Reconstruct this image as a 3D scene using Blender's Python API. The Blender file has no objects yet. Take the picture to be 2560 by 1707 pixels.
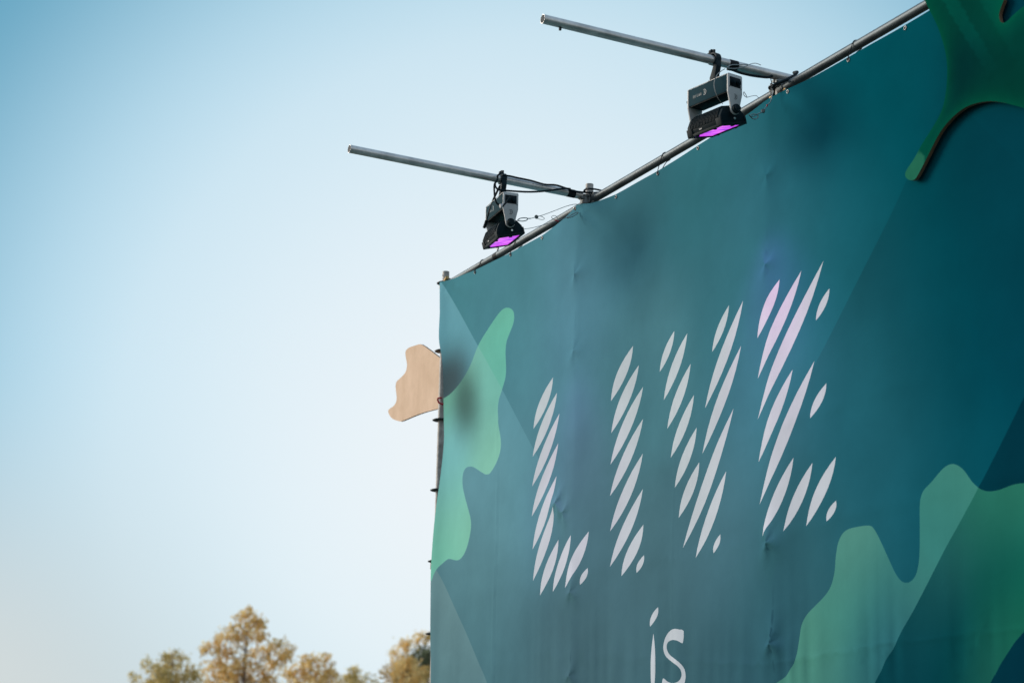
import bpy, bmesh, math, random
import numpy as np
from mathutils import Vector, Matrix
from mathutils.geometry import delaunay_2d_cdt

scene = bpy.context.scene
COL = scene.collection

# ------------------------------------------------------------------ camera
# the place: the banner hangs in the plane Y = 0, X runs along it, Z is up;
# the photographer stands about six metres in front of it
cam_data = bpy.data.cameras.new('camera')
cam = bpy.data.objects.new('camera', cam_data)
COL.objects.link(cam)
R_ = Vector((0.435339, 0.900019, 0.02112))
U_ = Vector((0.216544, -0.127456, 0.967917))
F_ = Vector((-0.873836, 0.416798, 0.25038))
cam.matrix_world = Matrix(((R_.x, U_.x, -F_.x, 0.0), (R_.y, U_.y, -F_.y, -5.9), (R_.z, U_.z, -F_.z, 1.65), (0, 0, 0, 1)))
cam_data.sensor_width = 36.0
cam_data.lens = 5500.0 / 2560.0 * 36.0
cam_data.clip_start = 0.1
cam_data.clip_end = 3000.0
cam_data.dof.use_dof = True
cam_data.dof.focus_distance = 12.3
cam_data.dof.aperture_fstop = 3.0
scene.camera = cam

# ------------------------------------------------------------------ sky and sun
SUN_DIR = Vector((-0.68, -0.57, 0.33)).normalized()        # towards the low hazy sun
sun_el = math.asin(SUN_DIR.z)
sun_rot = math.atan2(SUN_DIR.x, SUN_DIR.y)

world = bpy.data.worlds.new('World')
scene.world = world
world.use_nodes = True
nt = world.node_tree
nt.nodes.clear()
w_out = nt.nodes.new('ShaderNodeOutputWorld')
bg = nt.nodes.new('ShaderNodeBackground')
sky = nt.nodes.new('ShaderNodeTexSky')
sky.sky_type = 'NISHITA'
sky.sun_disc = False
sky.sun_elevation = sun_el
sky.sun_rotation = sun_rot
sky.altitude = 100
sky.air_density = 1.0
sky.dust_density = 3.0
sky.ozone_density = 1.5
bg.inputs['Strength'].default_value = 0.05
nt.links.new(sky.outputs[0], bg.inputs['Color'])


def lin1(c):
    c = c / 255.0
    return c / 12.92 if c <= 0.04045 else ((c + 0.055) / 1.055) ** 2.4


def ramp(stops, fac, to_socket=None):
    cr = nt.nodes.new('ShaderNodeValToRGB')
    cr.color_ramp.interpolation = 'B_SPLINE'
    while len(cr.color_ramp.elements) < len(stops):
        cr.color_ramp.elements.new(0.5)
    for e, (p, c) in zip(cr.color_ramp.elements, sorted(stops)):
        e.position = p
        e.color = (*[lin1(q) for q in c], 1)
    nt.links.new(fac, cr.inputs['Fac'])
    return cr


# milky summer haze: pale all round the horizon, bluer overhead, whitest low over
# the trees where the haze is thickest
tc = nt.nodes.new('ShaderNodeTexCoord')
sep = nt.nodes.new('ShaderNodeSeparateXYZ')
nt.links.new(tc.outputs['Generated'], sep.inputs[0])
by_height = ramp([(0.0, (232, 236, 238)), (0.12, (222, 232, 238)), (0.25, (196, 218, 232)), (0.45, (182, 206, 223)), (1.0, (150, 186, 216))], sep.outputs['Z'])
dot = nt.nodes.new('ShaderNodeVectorMath')
dot.operation = 'DOT_PRODUCT'
nt.links.new(tc.outputs['Generated'], dot.inputs[0])
dot.inputs[1].default_value = (-0.8786, 0.4345, 0.1982)
ac = nt.nodes.new('ShaderNodeMath')
ac.operation = 'ARCCOSINE'
nt.links.new(dot.outputs['Value'], ac.inputs[0])
nm = nt.nodes.new('ShaderNodeMapRange')
nm.inputs['From Min'].default_value = 0.0
nm.inputs['From Max'].default_value = math.radians(50)
nt.links.new(ac.outputs[0], nm.inputs['Value'])
by_angle = ramp([(0.0, (242, 246, 249)), (0.10, (238, 246, 250)), (0.22, (206, 232, 244)), (0.29, (166, 209, 229)), (0.37, (50, 144, 176)), (0.55, (112, 174, 202)), (1.0, (150, 195, 220))], nm.outputs[0])
wt = nt.nodes.new('ShaderNodeMapRange')
wt.interpolation_type = 'SMOOTHSTEP'
wt.inputs['From Min'].default_value = 0.38
wt.inputs['From Max'].default_value = 0.9
nt.links.new(nm.outputs[0], wt.inputs['Value'])
mixc = nt.nodes.new('ShaderNodeMix')
mixc.data_type = 'RGBA'
nt.links.new(wt.outputs['Result'], mixc.inputs['Factor'])
nt.links.new(by_angle.outputs['Color'], mixc.inputs[6])
nt.links.new(by_height.outputs['Color'], mixc.inputs[7])
# greyer low haze to either side
lo_h = nt.nodes.new('ShaderNodeMapRange')
lo_h.interpolation_type = 'SMOOTHSTEP'
lo_h.inputs['From Min'].default_value = 0.24
lo_h.inputs['From Max'].default_value = 0.09
nt.links.new(sep.outputs['Z'], lo_h.inputs['Value'])
lo_a = nt.nodes.new('ShaderNodeMapRange')
lo_a.interpolation_type = 'SMOOTHSTEP'
lo_a.inputs['From Min'].default_value = 0.12
lo_a.inputs['From Max'].default_value = 0.30
nt.links.new(nm.outputs[0], lo_a.inputs['Value'])
lo_m = nt.nodes.new('ShaderNodeMath')
lo_m.operation = 'MULTIPLY'
nt.links.new(lo_h.outputs['Result'], lo_m.inputs[0])
nt.links.new(lo_a.outputs['Result'], lo_m.inputs[1])
mixl = nt.nodes.new('ShaderNodeMix')
mixl.data_type = 'RGBA'
nt.links.new(lo_m.outputs[0], mixl.inputs['Factor'])
nt.links.new(mixc.outputs[2], mixl.inputs[6])
mixl.inputs[7].default_value = (lin1(206), lin1(215), lin1(217), 1)
bg2 = nt.nodes.new('ShaderNodeBackground')
bg2.inputs['Strength'].default_value = 1.25
nt.links.new(mixl.outputs[2], bg2.inputs['Color'])
add = nt.nodes.new('ShaderNodeMixShader')
add.inputs[0].default_value = 0.75
nt.links.new(bg.outputs[0], add.inputs[1])
nt.links.new(bg2.outputs[0], add.inputs[2])
nt.links.new(add.outputs[0], w_out.inputs['Surface'])

sun_data = bpy.data.lights.new('sun', 'SUN')
sun_data.energy = 2.8
sun_data.angle = math.radians(28.0)
sun_data.color = (1.0, 0.92, 0.81)
sun = bpy.data.objects.new('sun', sun_data)
COL.objects.link(sun)
sun.rotation_euler = SUN_DIR.to_track_quat('Z', 'Y').to_euler()

scene.view_settings.view_transform = 'Standard'
scene.view_settings.look = 'None'
scene.view_settings.gamma = 1.0
scene.view_settings.exposure = 0.0
scene.view_settings.use_curve_mapping = False

# ------------------------------------------------------------------ measured outlines (metres: X along the banner, Z up; paths are X, Y, Z)
STROKES = {"L":[[[-11.737,4.8234],[-11.9341,4.7008],[-11.8095,4.6762],[-12.0078,4.5517]],[[-11.6755,4.7141],[-11.9012,4.5571],[-11.7805,4.5344],[-12.0083,4.3747]],[[-11.6363,4.5767],[-11.8794,4.3945],[-11.7594,4.3733],[-12.0051,4.1877]],[[-11.6451,4.3946],[-11.8829,4.2088],[-11.7602,4.1887],[-12.0004,3.9997]],[[-11.6576,4.1942],[-11.8825,4.004],[-11.7603,3.9856],[-11.9871,3.7925]],[[-11.6586,4.0069],[-11.8811,3.8136],[-11.7564,3.7965],[-11.9806,3.6004]],[[-11.6131,3.8015],[-11.8038,3.6588],[-11.6807,3.6431],[-11.8725,3.4986]],[[-11.4254,3.8008],[-11.617,3.6579],[-11.4969,3.6423],[-11.6896,3.4976]],[[-11.2269,3.7959],[-11.4232,3.6554],[-11.3034,3.6398],[-11.501,3.4973]],[[-11.2326,3.583],[-11.3064,3.5427],[-11.2418,3.5347],[-11.3156,3.4943]]],"I":[[[-10.7557,4.8072],[-10.9358,4.6816],[-10.8243,4.6582],[-11.0054,4.5309]],[[-10.6901,4.6802],[-10.9022,4.5228],[-10.7876,4.5],[-11.0015,4.34]],[[-10.6423,4.5433],[-10.8824,4.3623],[-10.7645,4.3402],[-11.0072,4.1556]],[[-10.6399,4.3577],[-10.879,4.1762],[-10.7642,4.1563],[-11.0061,3.9713]],[[-10.6412,4.1574],[-10.876,3.9719],[-10.7591,3.9533],[-10.9964,3.7644]],[[-10.6386,3.9549],[-10.869,3.7671],[-10.7553,3.7507],[-10.9881,3.5596]],[[-10.6295,3.7512],[-10.8018,3.6293],[-10.6869,3.6138],[-10.86,3.4903]],[[-10.6183,3.5781],[-10.6884,3.5376],[-10.6266,3.5296],[-10.6967,3.4889]]],"V":[[[-10.281,4.7875],[-10.4068,4.6983],[-10.3285,4.6811],[-10.4549,4.591]],[[-10.1326,4.7403],[-10.3211,4.5917],[-10.2192,4.57],[-10.409,4.4192]],[[-10.0946,4.5593],[-10.2821,4.4153],[-10.1787,4.3947],[-10.3675,4.2486]],[[-10.0595,4.378],[-10.2435,4.2389],[-10.1411,4.2198],[-10.3265,4.0786]],[[-10.0343,4.1932],[-10.2085,4.0581],[-10.1058,4.0403],[-10.2811,3.9034]],[[-10.0118,3.9994],[-10.174,3.8741],[-10.0722,3.8578],[-10.2351,3.731]],[[-9.6822,4.791],[-9.8091,4.6919],[-9.734,4.6747],[-9.8615,4.5746]],[[-9.5297,4.7778],[-9.7832,4.5423],[-9.6825,4.5203],[-9.9396,4.2798]],[[-9.5544,4.5407],[-9.8138,4.302],[-9.7131,4.282],[-9.9764,4.038]],[[-9.639,4.2199],[-9.9631,3.9026],[-9.8563,3.885],[-10.1873,3.5589]],[[-9.7223,3.9006],[-9.9401,3.7038],[-9.8364,3.6883],[-10.0565,3.4881]],[[-9.7977,3.5788],[-9.8616,3.5378],[-9.807,3.5303],[-9.8709,3.4892]]],"E":[[[-9.1567,4.7991],[-9.3108,4.6804],[-9.219,4.6586],[-9.3739,4.5384]],[[-8.9694,4.7993],[-9.2173,4.5746],[-9.1229,4.5528],[-9.3747,4.3231]],[[-8.7793,4.8031],[-9.1249,4.4733],[-9.0251,4.4509],[-9.3798,4.1101]],[[-9.0455,4.3041],[-9.2557,4.1068],[-9.1638,4.0892],[-9.3764,3.8885]],[[-8.8674,4.3098],[-9.1654,4.0026],[-9.0629,3.9837],[-9.3666,3.6684]],[[-8.7339,4.6494],[-8.8217,4.5884],[-8.7645,4.5747],[-8.8525,4.5132]],[[-8.7711,4.1771],[-8.8709,4.1085],[-8.8041,4.0953],[-8.9042,4.026]],[[-9.0487,3.8538],[-9.2354,3.6844],[-9.1386,3.6692],[-9.3268,3.4973]],[[-8.8897,3.801],[-9.0614,3.658],[-8.9673,3.6432],[-9.1403,3.4981]],[[-8.6982,3.7984],[-8.873,3.657],[-8.776,3.6415],[-8.9522,3.4979]],[[-8.7004,3.585],[-8.7676,3.5447],[-8.7103,3.536],[-8.7775,3.4956]]],"i":[[[-10.4511,3.2705],[-10.5259,3.2252],[-10.4614,3.2183],[-10.5362,3.1728]],[[-10.4951,3.1314],[-10.5254,2.9542],[-10.4669,2.9491],[-10.497,2.7732]]]}
LETTER_S = [[-10.1742,3.1126],[-10.2144,3.124],[-10.2548,3.1322],[-10.2954,3.1333],[-10.3362,3.1233],[-10.3702,3.0978],[-10.3891,3.0623],[-10.3903,3.0352],[-10.3729,3.0048],[-10.342,2.9807],[-10.2944,2.9596],[-10.2471,2.9407],[-10.2122,2.9199],[-10.1961,2.8986],[-10.1947,2.8768],[-10.2099,2.8565],[-10.2399,2.8466],[-10.2802,2.8452],[-10.3208,2.8505],[-10.3548,2.8633],[-10.3754,2.8761],[-10.3945,2.8776],[-10.4025,2.8469],[-10.3989,2.8298],[-10.3612,2.8101],[-10.3069,2.7975],[-10.2531,2.7944],[-10.2064,2.8047],[-10.1733,2.8286],[-10.1601,2.8574],[-10.1589,2.8805],[-10.1682,2.9095],[-10.1922,2.9348],[-10.2271,2.9579],[-10.2742,2.9789],[-10.3183,2.9964],[-10.3436,3.0156],[-10.3574,3.0406],[-10.3542,3.0606],[-10.3372,3.0732],[-10.3086,3.0768],[-10.2747,3.0749],[-10.241,3.0682],[-10.2141,3.0589],[-10.1973,3.0522],[-10.1807,3.0529]]
BLOB_LEFT = [[-13.4342,5.0284],[-13.3124,5.0451],[-13.1617,5.0919],[-13.0155,5.1707],[-12.8881,5.2802],[-12.7314,5.3614],[-12.582,5.4304],[-12.5028,5.4458],[-12.4317,5.4336],[-12.3689,5.3998],[-12.3477,5.3556],[-12.3643,5.3046],[-12.4143,5.2573],[-12.4555,5.2078],[-12.4641,5.1352],[-12.4513,5.0543],[-12.4526,4.9767],[-12.5013,4.9011],[-12.5425,4.8472],[-12.557,4.7878],[-12.5483,4.724],[-12.5443,4.6833],[-12.4951,4.5441],[-12.5443,4.4502],[-12.6526,4.3875],[-12.7074,4.3826],[-12.7663,4.3978],[-12.9107,4.4616],[-12.9896,4.4817],[-13.0547,4.4772],[-13.0917,4.4388],[-13.0867,4.3601],[-13.0273,4.2511],[-12.9549,4.1303],[-12.9501,4.0532],[-12.996,3.9616],[-13.0573,3.9044],[-13.1212,3.8822],[-13.1874,3.8865],[-13.2955,3.9084],[-13.3751,3.891],[-13.4542,3.8567],[-13.5096,3.7911]]
BLOB_RIGHT = [[-9.2224,2.7597],[-9.1343,2.7946],[-9.0802,2.8335],[-9.0527,2.8817],[-9.0314,2.9521],[-9.0101,3.0226],[-8.963,3.072],[-8.8906,3.1038],[-8.8125,3.1418],[-8.7604,3.1823],[-8.727,3.2428],[-8.7124,3.3127],[-8.6944,3.3679],[-8.6656,3.4071],[-8.6211,3.4295],[-8.5527,3.434],[-8.4368,3.4265],[-8.3955,3.4008],[-8.3498,3.3417],[-8.2937,3.2575],[-8.2495,3.1897],[-8.2049,3.143],[-8.1654,3.1259],[-8.1253,3.1298],[-8.0902,3.156],[-8.0677,3.2074],[-8.0578,3.2808],[-8.0524,3.3823],[-8.0495,3.4503],[-8.0359,3.5031],[-8.0122,3.5302],[-7.9605,3.5561],[-7.892,3.596],[-7.8471,3.6122],[-7.8088,3.6131],[-7.7714,3.5993],[-7.7298,3.5687],[-7.6791,3.5135],[-7.6282,3.4753],[-7.5873,3.4569],[-7.5462,3.4483],[-7.4846,3.4457],[-7.403,3.452],[-7.343,3.4501],[-7.3135,3.4459]]
BLOB_HOLE = [[-7.3499,2.8199],[-7.4213,2.7757],[-7.4944,2.7135],[-7.5475,2.6615],[-7.5847,2.628]]
FACETS = {"f1":[[-13.5023,5.8662],[-11.5863,4.0227]],"f2":[[-13.4585,3.8576],[-12.6141,3.032]],"f3":[[-8.0998,5.012],[-8.8699,4.3142]],"f4":[[-7.4851,3.6262],[-8.42,2.6952]]}
LEAF = [[-7.8613,5.8416],[-7.8256,5.7786],[-7.7728,5.6853],[-7.7388,5.6059],[-7.7143,5.5304],[-7.7036,5.4603],[-7.7066,5.3953],[-7.719,5.3275],[-7.7451,5.2644],[-7.7842,5.2233],[-7.8423,5.182],[-7.9106,5.1374],[-7.9699,5.0894],[-8.0293,5.053],[-8.0465,5.034],[-8.0405,5.0141],[-8.0171,4.9951],[-7.9886,4.9854],[-7.9694,4.9858],[-7.9449,5.0007],[-7.8858,5.0517],[-7.8269,5.1054],[-7.7688,5.1527],[-7.7026,5.185],[-7.6285,5.2054],[-7.5561,5.2111],[-7.4677,5.1994],[-7.3899,5.1778],[-7.3223,5.1501],[-7.2558,5.1179],[-7.1685,5.0721]]
LEAF_NOTCH = [[-7.2791,5.6209],[-7.3071,5.5845],[-7.3172,5.5589],[-7.3101,5.5299],[-7.2935,5.5168],[-7.2679,5.5126],[-7.2244,5.5245],[-7.1813,5.5345],[-7.1413,5.5398]]
EDGE = [[-13.5305,5.879],[-13.5078,5.6568],[-13.5083,5.4733],[-13.4642,5.3296],[-13.4422,5.2088],[-13.4166,4.8473],[-13.4134,4.7077],[-13.4458,4.5085],[-13.507,4.2017],[-13.5314,3.8994],[-13.5133,3.6565],[-13.498,3.451],[-13.4719,3.101]]
PLY = [[-13.6758,5.3683],[-13.8665,5.4693],[-14.0178,5.5458],[-14.0826,5.5681],[-14.1682,5.5766],[-14.2654,5.585],[-14.3232,5.5784],[-14.339,5.5599],[-14.3245,5.5171],[-14.3009,5.4682],[-14.3104,5.4264],[-14.3474,5.4035],[-14.4332,5.3862],[-14.4871,5.3754],[-14.5019,5.3431],[-14.4868,5.296],[-14.4739,5.2494],[-14.4886,5.2172],[-14.5378,5.2005],[-14.6106,5.1944],[-14.6269,5.1782],[-14.5995,5.1464],[-14.5407,5.1088],[-14.4499,5.0767],[-14.3941,5.0618],[-14.3394,5.0558],[-14.1256,5.0512],[-13.9163,5.0408],[-13.6506,5.0161]]
GROM = [[-12.9525,5.8048],[-12.4103,5.7865],[-11.9498,5.7783],[-11.457,5.8086],[-10.9719,5.7697],[-10.4706,5.7654],[-10.0036,5.7737],[-9.0787,5.7891],[-8.5473,5.788],[-8.0689,5.7841]]
DIMPLE = [[-11.4188,5.4024],[-11.4259,4.9246],[-11.4086,3.4632],[-11.6126,4.0219],[-11.516,3.949],[-9.2605,5.3888],[-9.2681,4.9074],[-9.2612,3.458],[-9.2402,2.951],[-11.4092,2.9743]]
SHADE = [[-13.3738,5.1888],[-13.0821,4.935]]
STAIN = [[-11.8291,5.5533]]
CREASE = [[-13.4114,3.6636],[-11.9552,3.5665],[-13.4024,3.1795],[-11.9381,3.1526],[-9.3372,2.8573],[-8.2561,2.8636],[-7.3487,2.8391]]
INK = [[-13.2806,5.7767,62,128,142],[-12.5644,5.4908,66,130,146],[-12.2453,5.0441,68,130,147],[-11.4739,5.1281,75,132,155],[-12.0385,4.2333,72,128,146],[-12.4959,4.1789,85,138,155],[-12.7769,3.8307,78,125,138],[-12.5668,3.2959,66,112,125],[-11.2334,3.864,68,115,128],[-11.3616,3.0625,62,102,114],[-10.8752,5.623,52,112,127],[-10.669,4.7042,64,120,135],[-10.426,3.3041,64,107,120],[-10.0412,5.6466,38,108,122],[-9.5827,4.9066,48,112,128],[-9.7933,3.6518,64,112,128],[-9.9991,2.8571,48,92,105],[-9.3935,4.2172,55,118,135],[-9.1879,5.13,42,104,122],[-9.038,3.3422,46,96,108],[-9.227,2.8712,40,85,100],[-8.807,5.5547,8,88,102],[-8.2799,5.6942,0,74,86],[-8.1365,5.1368,0,74,87],[-8.6475,4.8769,28,98,114],[-8.5693,4.0538,36,106,122],[-8.3536,3.6284,28,92,108],[-8.0122,4.3212,12,84,100],[-7.7063,4.4362,0,72,86],[-7.3844,5.0952,0,58,72],[-7.3055,4.5166,0,60,75],[-7.7461,3.6185,8,82,98],[-7.4438,4.0088,0,62,80],[-7.3518,2.7861,0,60,78],[-7.9346,2.6854,20,80,95]]
INK_LEFT = [[-12.4989,5.394,105,175,155],[-12.7016,5.1966,104,180,162],[-13.0451,5.1613,108,165,152],[-13.3303,5.0397,95,165,120],[-12.597,4.9592,106,180,165],[-12.8316,4.7642,112,172,160],[-13.2126,4.7539,112,172,185],[-12.6335,4.5149,125,186,165],[-13.2636,4.5437,112,178,178],[-12.7196,4.4243,130,190,168],[-13.2468,4.2959,118,182,170],[-13.0385,4.0502,126,188,165],[-13.2881,3.9512,120,182,160],[-13.4144,3.887,105,180,160]]
INK_RIGHT = [[-8.5429,3.4104,84,142,128],[-8.6683,3.3284,80,138,125],[-8.5941,3.2481,68,128,120],[-8.4279,3.156,55,118,115],[-8.2572,2.9982,40,100,110],[-8.2015,2.9251,38,95,108],[-8.6766,3.0438,62,128,118],[-8.933,3.0003,78,138,122],[-8.872,2.8146,70,128,118],[-8.5627,2.7876,48,105,108],[-8.3224,2.8355,36,90,100],[-8.14,3.0885,72,135,122],[-7.8376,3.5871,66,130,118],[-7.9982,3.442,62,128,118],[-7.9038,3.3608,46,115,115],[-8.0189,3.2416,50,118,115],[-7.7361,3.4698,62,130,118]]
INK_RIGHT_DARK = [[-7.528,3.4227,45,115,98],[-7.3354,3.4319,45,115,95],[-7.7443,3.3038,35,98,90],[-7.4316,3.2918,28,105,92],[-7.8579,3.1543,30,85,88],[-7.9715,3.0346,22,78,82],[-8.0884,2.9475,16,70,78],[-7.5445,3.1143,14,88,80],[-7.3551,3.0902,8,80,72],[-7.5513,2.9863,5,72,72],[-7.8717,2.8579,0,58,66],[-7.7698,2.7837,0,55,65],[-8.1523,2.7856,8,62,72],[-7.6121,2.7689,0,70,70],[-7.4081,2.857,28,100,78],[-7.4598,2.7866,30,98,80],[-7.5444,2.7119,38,100,88],[-7.3678,2.8712,10,95,75]]
INK_LEAF = [[-7.5553,5.4051,0,44,50],[-7.6456,5.3758,0,42,48],[-7.4242,5.3595,0,42,46],[-7.8115,5.7946,0,74,62],[-7.7247,5.6761,0,66,56],[-7.8774,5.152,0,76,66],[-7.8001,5.2354,0,67,62],[-7.4064,5.5302,0,80,66],[-7.2947,5.3429,0,62,54],[-7.233,5.2067,0,60,52],[-7.4736,5.2404,0,72,60],[-7.9788,5.1085,0,80,68],[-7.5846,5.7054,0,62,54]]
LEAF_BAND = [[-7.6777,5.7172],[-7.4745,5.4099],[-7.5772,5.6977],[-7.4033,5.4201]]
LEAF_TIP = [[-7.9541,5.1295],[-7.8885,5.0622]]
TREES = {"main":[[-80.0158,21.3895,12.4542,0.2338],[-80.2021,21.1088,12.2711,0.2338],[-80.038,21.5227,12.1547,0.3117],[-79.9474,21.7698,12.0596,0.2597],[-80.2412,21.282,11.8464,0.3117],[-80.456,20.8678,11.7862,0.2338],[-80.094,21.6758,11.7043,0.3636],[-80.5687,20.814,11.4824,0.3117],[-80.7383,20.4933,11.4244,0.2078],[-80.4215,21.2079,11.3403,0.3117],[-79.9921,21.9762,11.5601,0.2597],[-80.9753,20.2124,11.0648,0.2597],[-80.8056,20.5931,11.0233,0.3117],[-80.6247,20.9671,11.032,0.3117],[-81.0658,20.0254,11.0604,0.1299],[-80.0481,22.1293,11.1097,0.4156],[-79.8221,22.5369,11.2202,0.3117],[-79.7314,22.8439,11.0256,0.3117],[-80.308,21.6817,10.9479,0.3117],[-80.9521,20.5591,10.5685,0.2597],[-80.6015,21.3138,10.5358,0.3117],[-79.9572,22.5563,10.7163,0.4156],[-80.2962,21.975,10.5009,0.3636],[-79.7762,22.9304,10.725,0.2338],[-80.929,20.8459,10.1718,0.3117],[-80.6575,21.4669,10.0855,0.3636],[-80.228,22.2953,10.2058,0.3636],[-80.4539,21.9477,9.9959,0.3636]],"right":[[-75.6004,22.3653,10.2638,0.2968],[-75.7296,22.0981,10.2575,0.2226],[-75.4066,22.7661,10.2732,0.2474],[-75.9123,21.9196,9.9171,0.2968],[-75.7077,22.3712,9.8797,0.3958],[-75.46,22.8547,9.9391,0.2968],[-76.0737,21.6714,9.7672,0.2474],[-75.3952,23.1026,9.7527,0.1979],[-75.9442,22.0528,9.584,0.3463],[-75.6534,22.6825,9.5507,0.3958]],"left":[[-85.4944,20.2101,11.2725,0.2177],[-85.6956,19.8881,11.1064,0.2177],[-85.3876,20.5248,11.1214,0.2177],[-85.6006,20.2097,10.9026,0.3265],[-85.8255,19.8386,10.7354,0.2449],[-85.399,20.7203,10.7561,0.2449],[-85.9614,19.6984,10.4943,0.1633],[-85.3158,21.0489,10.4996,0.1905],[-85.6949,20.2652,10.4812,0.381],[-85.9079,19.9186,10.3146,0.2449],[-85.517,20.7268,10.3335,0.2721],[-86.1092,19.5651,10.2006,0.098]],"small":[[-84.3595,27.519,11.0543,0.167],[-84.4319,27.5294,10.7844,0.2505],[-84.565,27.3503,10.6181,0.2226],[-84.3711,27.7511,10.6275,0.1948]],"gold":[[-75.8022,26.2414,11.0951,0.2536],[-75.8795,26.0523,11.1399,0.1521],[-76.0669,25.8108,10.8881,0.1521],[-75.5486,26.6198,11.3502,0.2282],[-75.4272,26.8415,11.4046,0.1521],[-76.0445,26.0321,10.5979,0.2536],[-75.9559,26.3318,10.408,0.3043],[-76.1987,25.8884,10.2991,0.2536],[-75.8454,26.6186,10.3162,0.3043],[-76.3639,25.6925,10.0483,0.2536],[-76.1762,26.1097,10.0089,0.3043],[-75.9774,26.579,9.9214,0.355],[-75.7569,26.9183,10.1263,0.2536]],"dark":[[-82.0693,29.5015,11.7532,0.3027],[-82.2247,29.3385,11.4822,0.2752],[-82.057,29.6852,11.4903,0.2752],[-82.1644,29.6848,11.1163,0.2752],[-81.9252,29.9259,11.5494,0.3302],[-81.8889,30.2227,11.1823,0.3302]]}
S1S2 = [11.4,9.22]
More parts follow.
